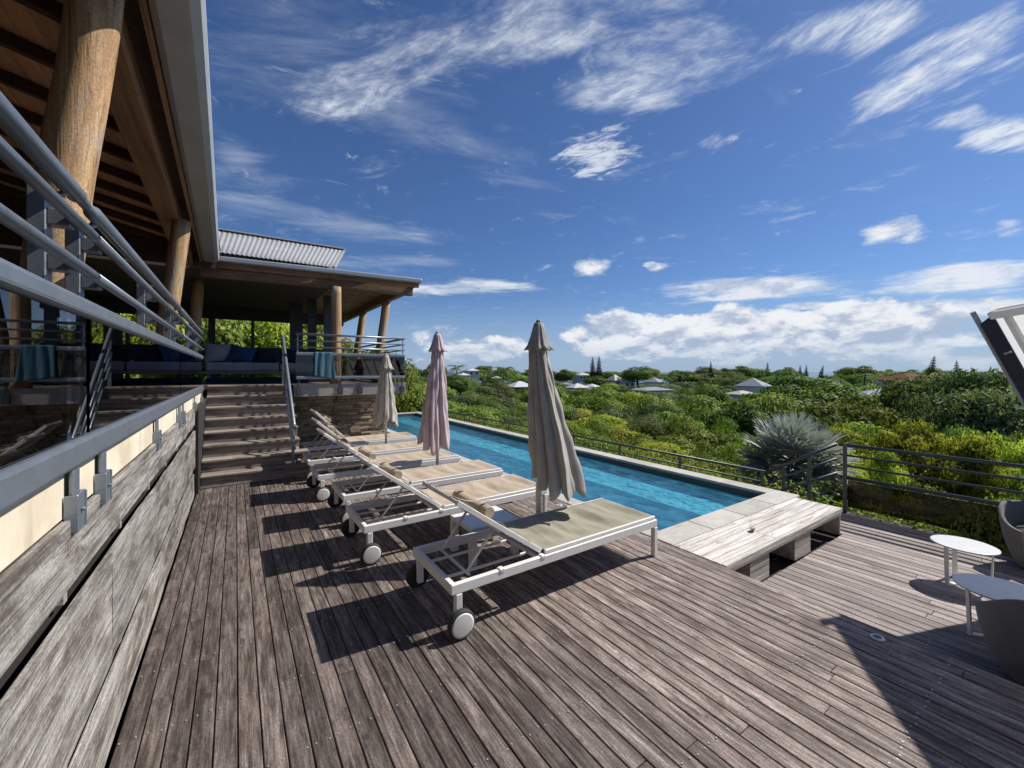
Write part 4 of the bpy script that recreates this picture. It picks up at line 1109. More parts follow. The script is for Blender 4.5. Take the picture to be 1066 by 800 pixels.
# ------------------------------------------------------------------ tilted shade canopy at the right
def build_canvas():
    m, t, b = new_mat('white_translucent_canvas')
    n = t.noise(t.coord(), 8, 5)
    c = t.ramp(n, [(0.3, (0.74, 0.74, 0.72)), (0.7, (0.84, 0.84, 0.82))]); t.put(b.inputs['Base Color'], c); b.inputs['Roughness'].default_value = 0.6
    tr = t.new('ShaderNodeBsdfTranslucent'); t.put(tr.inputs[0], c)
    ms = t.new('ShaderNodeMixShader'); ms.inputs[0].default_value = 0.5
    t.link(b.outputs[0], ms.inputs[1]); t.link(tr.outputs[0], ms.inputs[2]); t.link(ms.outputs[0], t.n['Material Output'].inputs[0])
    return m
M_canvas = build_canvas()
def build_canopy():
    T = Vector((5.33, 0.69, 2.10)); e1 = Vector((-0.81, -0.585, 0)).normalized(); e2 = Vector((0.35, -0.24, -0.75)).normalized()
    nn = e1.cross(e2).normalized()
    r = thing('shade_canopy', 'steeply tilted white framed shade canopy cut by the right edge', 'canopy', (4.6, -1.9, Z_LOW)); I = Matrix.Translation(-Vector((4.6, -1.9, Z_LOW)))
    def ad(mb, nm, mat, **kw):
        mb.v = [tuple(I @ Vector(v)) for v in mb.v]; return mb.build(nm, mat, r, **kw)
    P = lambda a, b, c=0.0: T + e1*a + e2*b + nn*c
    W, H = 3.4, 2.3
    mb = MB(); mb.bar(P(0.0, -0.02), P(0.0, H), 0.022, 0.03, up=nn); ad(mb, 'edge_bar', M_gutter)
    mb = MB(); mb.add([P(0.146,-0.10,0.034), P(0.222,-0.10,0.034), P(0.222,H,0.034), P(0.146,H,0.034)], [(0,1,2,3)]); ad(mb, 'valance', M_canvas)
    mb = MB(); mb.bar(P(W, -0.10), P(W, H), 0.075, 0.12, up=nn); ad(mb, 'frame_beam', M_canvas, bevel=0.006)
    mb = MB(); mb.bar(P(0.225, 0.03), P(W-0.04, 0.03), 0.06, 0.10, up=nn); ad(mb, 'top_beam', M_canvas, bevel=0.006)
    mb = MB(); mb.bar(P(0.225, H-0.05), P(W-0.04, H-0.05), 0.06, 0.10, up=nn); ad(mb, 'bottom_beam', M_white, bevel=0.006)
    mb = MB(); mb.add([P(0.012, 0.10, 0.0), P(0.150, 0.04, 0.026), P(0.150, H, 0.026), P(0.012, H, 0.0)], [(0,1,2,3)]); ad(mb, 'side_flap', M_navy, solid=0.006)
    for b in (0.42, 1.05, 1.7):
        mb = MB(); mb.bar(P(0.012, b, 0.012), P(0.146, b-0.03, 0.012), 0.016, 0.01, up=nn); ad(mb, 'strut', M_gutter)
    mb = MB(); mb.add([P(0.216, -0.02, 0.036), P(W-0.04, -0.02, 0.036), P(W-0.04, H-0.08, 0.036), P(0.216, H-0.08, 0.036)], [(0,1,2,3)]); ad(mb, 'fabric', M_canvas)
    for k in range(9):
        a = 0.36 + 0.33*k
        for c in (-0.02,):
            mb = MB(); mb.bar(P(a, 0.062, c), P(a, H-0.082, c), 0.05, 0.03, up=nn); ad(mb, 'slat', M_canvas, bevel=0.004)
    # mast behind, standing on the lower deck
    c = P(W*0.5, H*0.45, -0.09); base = Vector((4.6, -1.9, Z_LOW))
    mb = MB(); mb.tube([base, Vector((4.6, -1.9, 1.7)), c + nn*0.02], 0.045, 16); ad(mb, 'mast', M_white)
    mb = MB(); mb.bar(P(0.2, H*0.45, -0.085), P(W, H*0.45, -0.085), 0.05, 0.05, up=nn); ad(mb, 'cross_beam', M_white)
    mb = MB(); mb.lathe([(0.35, Z_LOW), (0.35, Z_LOW+0.06), (0.06, Z_LOW+0.09)], (4.6, -1.9, 0), 32); ad(mb, 'base', M_metal_dk)
build_canopy()
# ------------------------------------------------------------------ plants
import numpy as np
L_dark = mat_leaf('leaf_dark', (0.041,0.065,0.016), (0.096,0.140,0.033), (0.193,0.247,0.068))
L_mid = mat_leaf('leaf_mid', (0.077,0.115,0.023), (0.172,0.227,0.045), (0.318,0.375,0.096))
L_light = mat_leaf('leaf_yellow_green', (0.134,0.172,0.023), (0.305,0.333,0.047), (0.512,0.494,0.103), 0.4)
L_grey = mat_leaf('leaf_grey_green', (0.056,0.083,0.034), (0.119,0.156,0.068), (0.225,0.250,0.124))
L_blue = mat_leaf('leaf_silver_blue', (0.18,0.195,0.20), (0.31,0.33,0.34), (0.46,0.48,0.49), 0.15, 0.01, 0.4)
L_pine = mat_leaf('leaf_pine', (0.014,0.028,0.016), (0.028,0.045,0.026), (0.05,0.07,0.04), 0.1)
nr = np.random.RandomState(5)
def unit(a): return a / (np.linalg.norm(a, axis=1, keepdims=True) + 1e-9)
def quad_mesh(name, V, rnd, mat, per=4):
    n = len(V) // per
    me = bpy.data.meshes.new(name)
    me.vertices.add(len(V)); me.vertices.foreach_set('co', V.astype(np.float32).ravel())
    me.loops.add(len(V)); me.loops.foreach_set('vertex_index', np.arange(len(V), dtype=np.int32))
    me.polygons.add(n); me.polygons.foreach_set('loop_start', np.arange(0, len(V), per, dtype=np.int32))
    me.update(calc_edges=True)
    a = me.attributes.new('rnd', 'FLOAT', 'FACE'); a.data.foreach_set('value', np.clip(rnd, 0, 1).astype(np.float32))
    me.materials.append(mat); return me
def leaf_mesh(name, P, N, size, asp, rnd, mat):
    n = len(P); N = unit(N)
    t = unit(np.cross(N, nr.normal(size=(n, 3)))); b = np.cross(N, t); s = size[:, None]
    V = np.empty((n, 4, 3)); bend = N * s * nr.uniform(-0.15, 0.2, (n, 1))
    V[:, 0] = P - t*s*0.5; V[:, 1] = P + b*s*asp*0.5 + bend; V[:, 2] = P + t*s*0.5; V[:, 3] = P - b*s*asp*0.5 + bend
    return quad_mesh(name, V.reshape(-1, 3), rnd, mat)
def crown_points(n, lobes, flat=1.0, deep=0.35):
    """leaf places spread through the shells of many overlapping leafy lobes"""
    C = np.array([l[0] for l in lobes]); Rr = np.array([l[1] for l in lobes]); w = Rr.max(axis=1)**2
    k = nr.choice(len(lobes), n, p=w/w.sum())
    d = unit(nr.normal(size=(n, 3))); d[:, 2] = np.where(nr.rand(n) < 0.72, np.abs(d[:, 2]), d[:, 2])
    f = 1 - deep*nr.rand(n)**1.6 + 0.08*nr.normal(size=n)
    P = C[k] + d*Rr[k]*f[:, None]
    N = d*1.15 + nr.normal(size=(n, 3))*0.36; N[:, 2] += 0.2
    tone = nr.rand(len(lobes))[k]*0.55 + nr.rand(n)*0.45
    return P, N, tone
def make_lobes(n, rx, rz, zc, sub=0.42, seed=0, low=-0.5):
    r_ = np.random.RandomState(seed); out = []
    for i in range(n):
        d = r_.normal(size=3); d /= np.linalg.norm(d); d[2] = max(low, d[2]); q = 0.35 + 0.42*r_.rand()
        s = sub*r_.uniform(0.6, 1.15)
        out.append((np.array([d[0]*rx*q, d[1]*rx*q, zc + d[2]*rz*q]), np.array([s*rx, s*rx, s*0.85*max(rz, 0.6*rx)])))
    return out
def trunk_mesh(h, r0, crown_z, spread, seed, name='trunk'):
    q = random.Random(seed); mb = MB(); lean = Vector((q.uniform(-.12,.12), q.uniform(-.12,.12), 0))
    pts = [Vector((0,0,-0.25)) + lean*0]; k = 6
    for i in range(1, k): pts.append(lean*(i/k)*h + Vector((q.uniform(-.02,.02), q.uniform(-.02,.02), h*i/(k-1))))
    mb.tube(pts, [r0*(1.25 - 0.65*i/(k-1)) for i in range(k)], 8)
    for j in range(7):
        a = q.uniform(0, 6.28); s = pts[-1] if j % 2 else pts[-2]; e = Vector((math.cos(a)*spread*q.uniform(.5,1), math.sin(a)*spread*q.uniform(.5,1), crown_z + q.uniform(-.1,.35)))
        m_ = s.lerp(e, 0.5) + Vector((0,0,0.08)); mb.tube([s, m_, e], [r0*0.5, r0*0.33, r0*0.12], 6)
    me = mb.mesh(name); me.materials.append(M_bark); return me
KINDS = {}   # name: (label, category, variants[(crown mesh, trunk mesh)], total height, radius)
def add_kind(name, label, cat, mat, n_leaf, leaf, asp, lobes_n, rx, rz, zc, variants, deep=0.4, sub=0.42, trunk_h=None, r0=0.06, low=-0.5):
    vs = []
    for v in range(variants):
        lob = make_lobes(lobes_n, rx, rz, zc, sub, seed=hash_(name) + v, low=low)
        P, N, tone = crown_points(n_leaf, lob, deep=deep)
        size = leaf*nr.uniform(0.6, 1.35, n_leaf)
        P[:, 2] = np.maximum(P[:, 2], 0.02)
        cm = leaf_mesh('crown', P, N, size, asp, tone, mat)
        tm = trunk_mesh(trunk_h or zc*0.9, r0, zc, rx*0.55, hash_(name)+v)
        vs.append((cm, tm))
    KINDS[name] = (label, cat, vs, zc + rz*0.98, rx)
def hash_(s): return sum(ord(c)*(i+3) for i, c in enumerate(s)) % 9973
add_kind('broadleaf_tree', 'dark green broadleaf tree with a dense rounded crown in the valley', 'tree', L_dark, 9000, 0.085, 0.5, 34, 1.0, 0.72, 1.05, 4, r0=0.07)
add_kind('bushy_tree', 'mid green bushy tree with a low spreading crown in the valley', 'tree', L_mid, 9000, 0.085, 0.55, 36, 1.0, 0.62, 0.72, 4)
add_kind('shrub', 'low leafy bright green shrub growing on the slope below the pool', 'shrub', L_mid, 11000, 0.062, 0.55, 34, 1.0, 0.58, 0.52, 3, r0=0.04)
add_kind('yellow_green_tree', 'yellow green loose tree among the darker trees of the valley', 'tree', L_light, 7500, 0.085, 0.45, 30, 1.0, 0.62, 0.75, 2)
add_kind('loose_bush', 'loose yellow green bush with upright leafy shoots', 'shrub', L_light, 9000, 0.085, 0.32, 46, 1.0, 0.72, 0.60, 3, deep=0.75, sub=0.24, low=-0.3)
add_kind('grey_green_tree', 'grey green spreading tree in the valley', 'tree', L_grey, 8000, 0.085, 0.4, 32, 1.1, 0.5, 0.95, 3)
def plant(kind, x, y, top, rad, label=None, group=None, name=None, zb=None, cat=None, variant=None):
    lb, ct, vs, H, rx = KINDS[kind]
    zg = ground_z(x, y) if zb is None else zb
    h = max(0.4, top - zg)
    cm, tm = vs[rng.randrange(len(vs)) if variant is None else variant]
    o = thing(name or kind, label or lb, cat or ct, (x, y, zg), rv(0, 6.28), group)
    o.scale = (rad/rx, rad/rx, h/H)
    for nm, me in (('trunk', tm), ('crown', cm)):
        c = bpy.data.objects.new(nm, me); COL.objects.link(c); c.parent = o
    return o
def at(px, d): # ground place seen under picture column px at forward distance d
    r_ = (px - 533)/425
    return ((0.5606 + 0.828*r_)*d, (0.828 - 0.5606*r_)*d)
def z_at(py, d): return 1.6 + (387 - py)/425*d

# ---- far houses -----------------------------------------------------------
W_white = mat_plain('white_render', (0.66,0.66,0.64), 0.8, 0, 0.08, 0.6)
W_dark = mat_plain('dark_blue_render', (0.06,0.075,0.09), 0.8, 0, 0.15, 0.6)
RF_white = mat_plain('white_sheet_roof', (0.50,0.51,0.52), 0.5, 0, 0.08, 0.5)
RF_grey = mat_plain('grey_sheet_roof', (0.22,0.245,0.285), 0.7, 0.0, 0.1, 0.5, 0, 0.2)
RF_pale = mat_plain('pale_tile_roof', (0.36,0.345,0.30), 0.7, 0, 0.1, 0.5)
RF_red = mat_plain('red_tile_roof', (0.12,0.035,0.026), 0.85, 0, 0.2, 0.8, 0, 0.1)
W_pane = mat_plain('dark_window', (0.03,0.035,0.045), 0.2, 0, 0.2, 1)
HOUSES = [  # px, py of eave, forward distance, width, depth, eave height above wall foot, roof rise, wall, roof, turn, label
    (541, 403, 120, 6.4, 5.5, 3.2, 1.7, W_dark, RF_white, 0.5, 'white roofed house with a dark wall, left of the large grey umbrella'),
    (601, 404, 112, 4.2, 4.0, 2.4, 1.3, W_white, RF_white, 0.4, 'small white house with a white hipped roof right of the large umbrella'),
    (616, 403, 116, 3.0, 3.0, 2.4, 0.9, W_white, RF_white, 0.9, 'tiny white house close beside the small white hipped house'),
    (589, 401, 135, 3.0, 3.0, 2.4, 0.9, W_white, RF_grey, 0.2, 'small blue grey roof directly right of the large umbrella'),
    (640, 396.5, 175, 5.6, 5.0, 3.0, 2.6, W_white, RF_pale, 0.6, 'pale house with a pointed roof, left of a twin in the far trees'),
    (652, 397.5, 172, 5.0, 5.0, 3.0, 1.8, W_white, RF_white, 0.3, 'pale house with a low roof, right of a twin in the far trees'),
    (678, 406.5, 110, 9.0, 6.0, 2.2, 0.9, W_white, RF_grey, 0.35, 'long low pale grey roof in the middle of the valley'),
    (681, 398, 150, 5.5, 5.0, 3.0, 1.7, W_white, RF_grey, 0.8, 'grey roofed white house just above the long low roof'),
    (784, 402.5, 78, 4.6, 4.2, 2.4, 1.6, W_white, RF_grey, 0.75, 'house with a blue grey pyramid roof left of the round dark tree'),
    (772, 411, 70, 3.6, 3.0, 1.8, 0.7, W_white, RF_pale, 0.3, 'small pale roof below the blue grey pyramid roof'),
    (946, 396.5, 75, 8.4, 6.0, 2.6, 1.35, W_white, RF_red, 0.25, 'white house with a dark red tiled roof near the leaning pine'),
    (917, 412, 46, 3.6, 2.4, 1.8, 0.7, W_white, RF_grey, -0.35, 'grey metal roof showing between the trees below the red roof'),
    (492, 386.5, 210, 5.6, 5.0, 3.0, 1.3, W_white, RF_white, 0.4, 'white roof high on the slope right of the pink umbrella'),
    (482, 391, 190, 4.5, 4.0, 3.0, 1.2, W_white, RF_white, 0.7, 'small white roof just below the higher white roof on the slope'),
    (517, 394, 160, 3.4, 3.0, 2.4, 0.8, W_white, RF_white, 0.1, 'tiny pale roof among trees between pink and grey umbrellas'),
    (606, 391, 215, 8.0, 6.0, 3.0, 1.5, W_white, RF_pale, 0.5, 'long pale green roof below the pair of pines'),
]
def far_house(px, py, d, w, dp, wh, rise, wm, rm, tz, label):
    x, y = at(px, d); ze = z_at(py, d); zb = min(ground_z(x, y), ze - wh) - 0.3
    o = thing('house', label, 'house', (x, y, zb), tz + R(-34), 'houses scattered in the valley')
    e = ze - zb; mb = MB(); mb.box((-w/2, -dp/2, 0), (w/2, dp/2, e)); mb.build('wall', wm, o)
    ov = 0.45; a, b = w/2+ov, dp/2+ov; rl = max(0.1, (w-dp)/2)
    mb = MB(); vs = [(-a,-b,e), (a,-b,e), (a,b,e), (-a,b,e), (-rl,0,e+rise), (rl,0,e+rise), (-a,-b,e+.12), (a,-b,e+.12), (a,b,e+.12), (-a,b,e+.12)]
    mb.add(vs, [(3,2,1,0), (0,1,7,6), (1,2,8,7), (2,3,9,8), (3,0,6,9), (6,7,5,4), (8,9,4,5), (7,8,5), (9,6,4)]); mb.build('roof', rm, o)
    n = max(1, int(w/2))
    for k in range(n):
        cx = -w/2 + w*(k+0.5)/n; mb = MB(); mb.box((cx-0.45, -dp/2-0.04, e-1.7), (cx+0.45, -dp/2+0.01, e-0.5)); mb.build('window', W_pane, o)
for h in HOUSES: far_house(*h)

# ---- single plants one can tell apart --------------------------------------
def silver_palm(x, y, zc_, rad):
    zg = ground_z(x, y); o = thing('fan_palm', 'round silver blue fan palm beyond the ramp railing', 'palm', (x, y, zg)); q = random.Random(3)
    hc = zc_ - zg
    mb = MB(); mb.tube([(0,0,-.1), (0.02,0,hc*0.5), (0,0,hc)], [0.15, 0.13, 0.11], 12); t_ = mb.build('trunk', M_bark, o)
    V = []; rn = []
    mbp = MB()
    nf = 44
    for i in range(nf):
        zz = 1 - 1.45*(i+0.5)/nf; a = i*2.39996 + q.uniform(-.2,.2); s = math.sqrt(max(0,1-zz*zz))
        d = Vector((s*math.cos(a), s*math.sin(a), zz)).normalized(); base = Vector((0,0,hc)); L = rad*q.uniform(0.44,0.56)
        tip = base + d*L + Vector((0,0,-0.05*(1-abs(zz)))); mbp.tube([base + d*0.08, tip], [0.016, 0.008], 5)
        side = d.cross(Vector((0,0,1)));
        if side.length < .1: side = Vector((1,0,0))
        side.normalize(); up = side.cross(d).normalized(); tone = q.uniform(0.15, 0.9); fl = rad*q.uniform(0.48,0.56)
        for k in range(34):
            th = R(-125 + 250*k/33); dirv = (d*math.cos(th) + side*math.sin(th)*0.95 + up*(0.22*abs(math.sin(th)) + 0.10*math.sin(k*2.1))).normalized()
            ln = fl*(0.72 + 0.28*math.cos(th*0.8))*q.uniform(.9,1.05); w = 0.027*rad
            nrm = dirv.cross(up).normalized() if dirv.cross(up).length > .05 else side
            p1 = tip + dirv*ln*0.6; p2 = tip + dirv*ln + Vector((0,0,-0.06*ln))
            V += [tip, p1 + nrm*w, p2, p1 - nrm*w]; rn.append(tone + q.uniform(-.12,.12))
    me = quad_mesh('crown', np.array([tuple(v) for v in V]), np.array(rn), L_blue)
    c = bpy.data.objects.new('crown', me); COL.objects.link(c); c.parent = o
    mbp.build('leaf_stalk', L_grey, c)
x, y = at(826, 7.5); silver_palm(x, y, -0.08, 1.0)

def coconut(px, py_top, d, h, seed, label, group='palms in the valley'):
    x, y = at(px, d); zt = z_at(py_top, d); zg = min(ground_z(x, y), zt - 3); q = random.Random(seed)
    o = thing('palm_tree', label, 'palm', (x, y, zg), 0, group); H = zt - zg - h*0.25
    lean = Vector((q.uniform(-.5,.5), q.uniform(-.5,.5), 0)); top = lean + Vector((0,0,H))
    mb = MB(); mb.tube([Vector((0,0,-.3)), lean*0.3 + Vector((0,0,H*0.5)), top], [0.22, 0.15, 0.12], 8); mb.build('trunk', M_bark, o)
    V = []; rn = []
    for i in range(18):
        a = 6.283*i/18 + q.uniform(-.2,.2); el = q.uniform(-0.1, 1.1); L = h*q.uniform(.42,.55); pts = []
        for k in range(9):
            u = k/8; e_ = el - 1.7*u*u; r_ = L*u*(0.9)
            pts.append(top + Vector((math.cos(a)*r_, math.sin(a)*r_, L*(math.sin(el)*u - 0.75*u*u))))
        sd = Vector((-math.sin(a), math.cos(a), 0)); tone = q.uniform(.1,.8)
        for k in range(8):
            p, p2 = pts[k], pts[k+1]
            for s in (-1, 1):
                for m_ in (0.0, 0.5):
                    b_ = p.lerp(p2, m_); ll = L*0.30*math.sin(math.pi*(0.12+0.82*(k+m_)/8)); dr = (sd*s + (p2-p).normalized()*0.55 + Vector((0,0,-0.55))).normalized()
                    wv = (p2-p).normalized()*L*0.03
                    V += [b_ - wv, b_ + dr*ll*0.6 + wv*0.6, b_ + dr*ll, b_ + wv]; rn.append(tone + q.uniform(-.1,.1))
    me = quad_mesh('crown', np.array([tuple(v) for v in V]), np.array(rn), L_grey if seed % 3 else L_mid)
    c = bpy.data.objects.new('crown', me); COL.objects.link(c); c.parent = o
def norfolk(px, py_top, d, h, lean, seed, label):
    x, y = at(px, d); zt = z_at(py_top, d); zg = zt - h; q = random.Random(seed)
    o = thing('pine_tree', label, 'pine tree', (x, y, zg), 0, 'slender pines on the skyline'); ax = Vector((lean*0.828, -lean*0.5606, h))
    mb = MB(); mb.tube([Vector((0,0,-3)), ax*0.5, ax], [h*0.028, h*0.02, h*0.004], 7); mb.build('trunk', M_bark, o)
    V = []; rn = []; nw = 17
    for i in range(nw):
        u = 0.10 + 0.88*i/nw; c0 = ax*u; br = h*0.20*(1-u)**0.8 + h*0.01
        for k in range(7):
            a = 6.283*k/7 + i*1.1; d_ = Vector((math.cos(a), math.sin(a), 0.30)); s = Vector((-math.sin(a), math.cos(a), 0))
            e = c0 + d_*br*q.uniform(.8,1.1)
            w = h*0.012 + br*0.09
            for off in (s*w, Vector((0,0,w))):
                V += [c0 - off*0.5, c0.lerp(e, .5) - off, e, c0.lerp(e, .6) + off]; rn.append(q.random())
    me = quad_mesh('crown', np.array([tuple(v) for v in V]), np.array(rn), L_pine)
    c = bpy.data.objects.new('crown', me); COL.objects.link(c); c.parent = o
for i, (px, py, d, h, le, lb) in enumerate((
    (617, 371, 190, 13, 0, 'left pine of the close pair on the skyline right of the large umbrella'),
    (623, 370, 186, 13, 0.3, 'right pine of the close pair on the skyline right of the large umbrella'),
    (740, 376, 190, 9, 0, 'lone slender pine on the skyline between the pine pair and the round dark tree'),
    (799, 377, 140, 8, 0, 'slender pine standing beside a palm left of the round dark tree'),
    (833, 380, 170, 7, 0, 'left one of two tiny pines rising behind the round dark tree'),
    (839, 380, 175, 7, 0.2, 'right one of two tiny pines rising behind the round dark tree'),
    (853, 380, 120, 5, 1.2, 'small pine leaning to the right beside the round dark tree'),
    (966, 370, 84, 6.6, 1.4, 'dark leaning pine standing above the red tiled roof'),
    (996, 375, 62, 5, 0, 'short pine rising out of the dark trees right of the red roof'))):
    norfolk(px, py, d, h, le, i+1, lb)
PALM_LB = 'small distant palm with drooping fronds among the valley trees'
for i, (px, py, d, h) in enumerate(((476, 377, 150, 9), (523, 378, 120, 8), (503, 383, 150, 6), (790, 381, 120, 6), (796, 382, 110, 5), (898, 384, 70, 4.2), (908, 388, 72, 3.6),
                                   (697, 389, 130, 6), (708, 387, 140, 6), (722, 388, 130, 6), (733, 386, 140, 6), (716, 395, 110, 5), (742, 391, 120, 5), (751, 388, 130, 5))):
    coconut(px, py, d, h, i+21, PALM_LB)
G1 = 'shrubs on the slope around the deck'
def bush(px, d, py_top, rad, kind, label, name='shrub', cat='shrub', group=None, variant=None):
    x, y = at(px, d); return plant(kind, x, y, z_at(py_top, d), rad, label, group, name, cat=cat, variant=variant)
bush(940, 9.4, 430, 1.2, 'loose_bush', 'large yellow green bush behind the deck railing, nearest the silver palm', group=G1)
bush(982, 9.4, 413, 1.15, 'loose_bush', 'tallest yellow green bush behind the middle of the deck railing', group=G1)
bush(1040, 9.8, 426, 1.05, 'loose_bush', 'yellow green bush behind the deck railing, below the shade canopy', group=G1)
bush(905, 8.3, 462, 0.8, 'loose_bush', 'small yellow green bush just right of the silver palm', group=G1)
x, y = 7.02, 0.80; plant('shrub', x, y, 0.24, 0.52, 'leafy green shrub pushing through the deck railing behind the round table', G1, 'shrub', cat='shrub')
plant('broadleaf_tree', 8.6, -0.1, 0.75, 1.0, 'dark leafy shrub at the right end of the deck railing', G1, 'shrub', cat='shrub')
bush(820, 95, 385.5, 8.5, 'broadleaf_tree', 'large dark round tree reaching the skyline left of the red roof', 'broadleaf_tree', 'tree')
bush(665, 170, 381, 8.0, 'broadleaf_tree', 'dark round tree rising above the skyline in the middle of the valley', 'broadleaf_tree', 'tree')
GB = 'tall dark trees at the right'
bush(985, 27, 382, 3.4, 'broadleaf_tree', 'dark tree on the right, left one of the tall group', 'broadleaf_tree', 'tree', GB)
bush(1022, 25, 376, 3.3, 'grey_green_tree', 'tallest feathery green tree of the group behind the yellow bushes', 'broadleaf_tree', 'tree', GB)
bush(1068, 24, 385, 3.4, 'broadleaf_tree', 'dark tree of the tall right group, directly behind the shade canopy', 'broadleaf_tree', 'tree', GB)
bush(1000, 18, 402, 2.5, 'grey_green_tree', 'grey green tree in front of the tall right group', 'broadleaf_tree', 'tree', GB)
bush(1055, 17, 398, 2.7, 'grey_green_tree', 'grey green tree just left of the lower end of the shade canopy', 'broadleaf_tree', 'tree', GB)
bush(835, 28, 397, 4.5, 'broadleaf_tree', 'broad dark tree directly behind the silver palm', 'broadleaf_tree', 'tree')
bush(880, 22, 411, 2.6, 'bushy_tree', 'mid green tree right of the broad dark tree behind the silver palm', 'bushy_tree', 'tree')
# two rather tall trees by the pavilion, the leafy wall of trees behind it
G2 = 'trees behind the pavilion and the house'
HB = 'tall leafy tree growing close behind the pavilion'
for x, y, top, rad, kd, lb in ((5.3, 18.2, 3.1, 1.5, 'bushy_tree', 'leafy tree right of the pavilion roof beside the far end of the pool'), (3.6, 19.2, 3.5, 1.8, 'bushy_tree', HB), (7.3, 19.5, 1.3, 1.7, 'bushy_tree', 'lower leafy tree beyond the far end of the pool'),
        (1.6, 18.0, 3.6, 1.9, 'yellow_green_tree', HB), (-0.4, 18.8, 4.6, 2.0, 'bushy_tree', HB), (0.5, 20.5, 4.5, 2.2, 'yellow_green_tree', HB), (-2.4, 18.0, 4.4, 2.0, 'yellow_green_tree', HB),
        (-4.5, 19.5, 5.0, 2.4, 'bushy_tree', HB), (2.5, 22.0, 4.2, 2.4, 'bushy_tree', HB), (-7.5, 20.0, 5.5, 2.8, 'broadleaf_tree', HB), (-10.5, 14, 5.5, 2.8, 'bushy_tree', HB), (-11, 8, 5.5, 2.7, 'yellow_green_tree', HB), (-11, 3, 5.5, 2.7, 'bushy_tree', HB), (-11, -2, 5.5, 2.7, 'broadleaf_tree', HB), (5.5, 24, 3.0, 2.3, 'bushy_tree', HB), (9, 26, 1.0, 2.2, 'bushy_tree', HB)):
    plant(kd, x, y, top, rad, lb, G2, cat='tree')

# ---- the valley, filled by distance ----------------------------------------
placed = []
for h in HOUSES: placed.append((*at(h[0], h[2]), h[3]*0.75))
for o in list(COL.objects):
    if o.type == 'EMPTY' and o.get('category') in ('tree', 'shrub', 'palm', 'pine tree') : placed.append((o.location.x, o.location.y, 0.75*o.scale.x if o.get('category') in ('tree', 'shrub') else 0.8))
def top_z(d):
    tab = [(7,-0.35),(9,-0.25),(14,-0.3),(20,-0.45),(32,-0.8),(50,-1.25),(85,-1.75),(140,-1.2),(200,0.6),(280,2.2)]
    for (a, za), (b, zb) in zip(tab, tab[1:]):
        if d <= b: return za + (zb-za)*(d-a)/(b-a)
    return tab[-1][1]
def keep_low(px, d, rad, top):
    wpx = rad/d*425*1.05
    for h in HOUSES:
        if d < h[2] and abs(px - h[0]) < h[3]*0.5/h[2]*425 + wpx*0.7: top = min(top, z_at(h[1] + rv(-1.5, 1.0), d))
    return top
bands = [(7.6, 11, 44, 0.75, 1.2, (('shrub', 8), ('yellow_green_tree', 1))), (11, 18, 80, 1.0, 1.7, (('shrub', 5), ('bushy_tree', 3), ('broadleaf_tree', 1), ('yellow_green_tree', 1))),
         (18, 32, 84, 1.8, 3.3, (('bushy_tree', 5), ('broadleaf_tree', 3), ('grey_green_tree', 2), ('yellow_green_tree', 1))), (32, 60, 88, 2.8, 5.0, (('bushy_tree', 5), ('broadleaf_tree', 3), ('grey_green_tree', 2), ('yellow_green_tree', 1))),
         (60, 110, 86, 3.2, 5.2, (('bushy_tree', 3), ('broadleaf_tree', 4), ('grey_green_tree', 2))), (110, 190, 86, 4.5, 7.5, (('bushy_tree', 3), ('broadleaf_tree', 4), ('grey_green_tree', 2))), (190, 290, 68, 6, 10, (('broadleaf_tree', 3), ('bushy_tree', 2), ('grey_green_tree', 1)))]
GV = {'shrub': 'shrubs below the pool', 'bushy_tree': 'bushy trees of the valley', 'broadleaf_tree': 'broadleaf trees of the valley', 'yellow_green_tree': 'yellow green trees of the valley', 'grey_green_tree': 'grey green trees of the valley'}
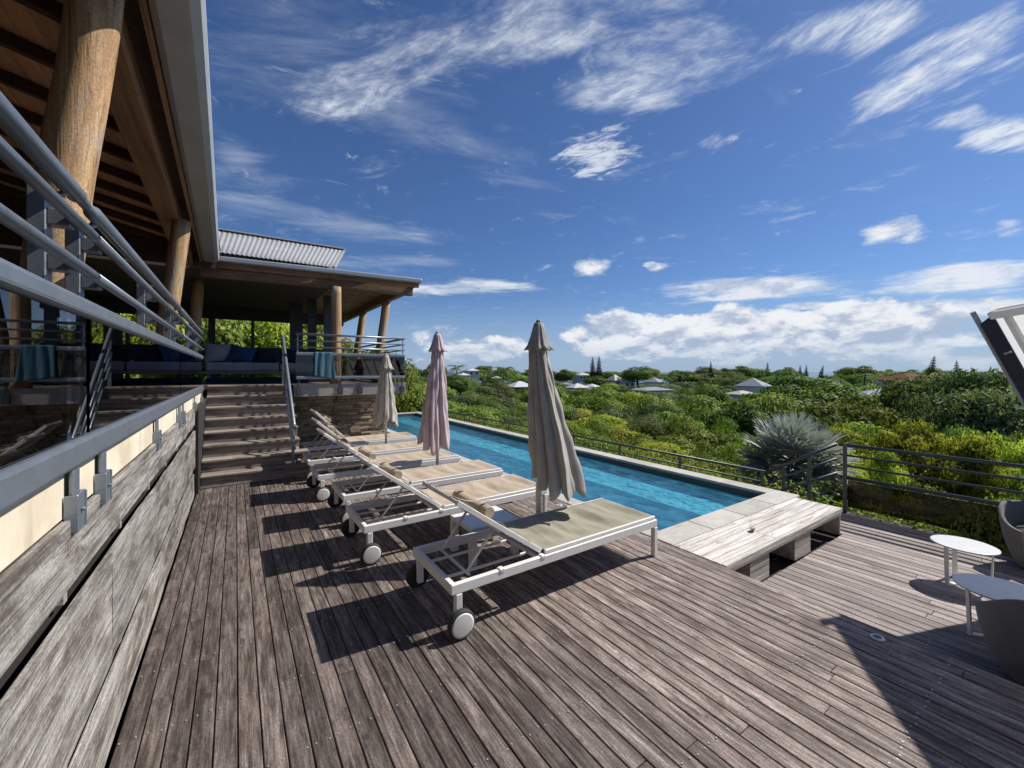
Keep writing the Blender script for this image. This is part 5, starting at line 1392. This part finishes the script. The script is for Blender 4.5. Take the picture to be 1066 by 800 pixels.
for d0, d1, n, r0, r1, kinds in bands:
    got = tries = 0
    pool = [k for k, w in kinds for _ in range(w)]
    while got < n and tries < 6000:
        tries += 1
        px = rv(395, 1105) if got < n*0.86 else rv(1090, 1330); d = math.sqrt(rv(d0*d0, d1*d1)); rad = rv(r0, r1)
        x, y = at(px, d)
        if x < 7.15 + rad*0.75 and y < 16.8: continue
        if x - rad*0.7 < 7.1 and y < 3.0: continue
        if any((x-a)**2 + (y-b)**2 < (0.62*(rad+c))**2 for a, b, c in placed): continue
        top = top_z(d) + (rv(-0.5, 0.35)*rad*0.42 if d < 20 else rv(-1.0, 0.85)*rad*0.5)
        if d > 60: top += smooth01((640-px)/200)*d*0.011
        top = keep_low(px, d, rad, top)
        kd = rng.choice(pool)
        plant(kd, x, y, max(top, ground_z(x, y) + 0.5*rad), rad, None, GV[kd]); placed.append((x, y, rad)); got += 1

# ---- ground cover between the plants ----------------------------------------
def cover():
    n = 60000; u = nr.rand(n); d = 7.3*np.exp(u*math.log(150/7.3)); px = nr.uniform(390, 1330, n)
    r_ = (px-533)/425; X = (0.5606+0.828*r_)*d; Y = (0.828-0.5606*r_)*d
    ok = ~((X < 7.05) & (Y < 16.5)); X, Y, d = X[ok], Y[ok], d[ok]
    Z = np.array([ground_z(a, b) for a, b in zip(X, Y)])
    P = np.stack([X, Y, Z + nr.rand(len(X))*np.minimum(1.0, d*0.035)], 1); N = nr.normal(size=P.shape)*0.6; N[:, 2] += 0.7
    me = leaf_mesh('scrub', P, N, np.clip(d*0.0095, 0.07, 1.0)*nr.uniform(.6,1.3,len(X)), 0.5, nr.rand(len(X)), L_dark)
    o = bpy.data.objects.new('scrub', me); COL.objects.link(o); tag(o, 'dark green scrub covering the slope between the trees', 'scrub', kind='stuff')
    n = 5200; X = nr.uniform(6.84, 7.35, n); Y = nr.uniform(-2.5, 2.5, n); P = np.stack([X, Y, -0.52 + 0.30*nr.rand(n)**1.3*(1-0.5*(7.35-X))], 1)
    X2 = nr.uniform(6.40, 7.4, 12000); Y2 = nr.uniform(2.4, 15.4, 12000); P2 = np.stack([X2, Y2, -0.42 + 0.36*nr.rand(12000)**1.6*np.clip((X2-6.3)*1.2,0.35,1)], 1)
    P = np.concatenate([P, P2]); N = nr.normal(size=P.shape)*0.6; N[:, 2] += 0.8
    me = leaf_mesh('ground_cover', P, N, nr.uniform(.035,.085,len(P)), 0.55, nr.rand(len(P)), L_mid)
    o = bpy.data.objects.new('ground_cover', me); COL.objects.link(o); tag(o, 'low green leaves growing along the deck edge and pool railing', 'ground cover', kind='stuff')
cover()
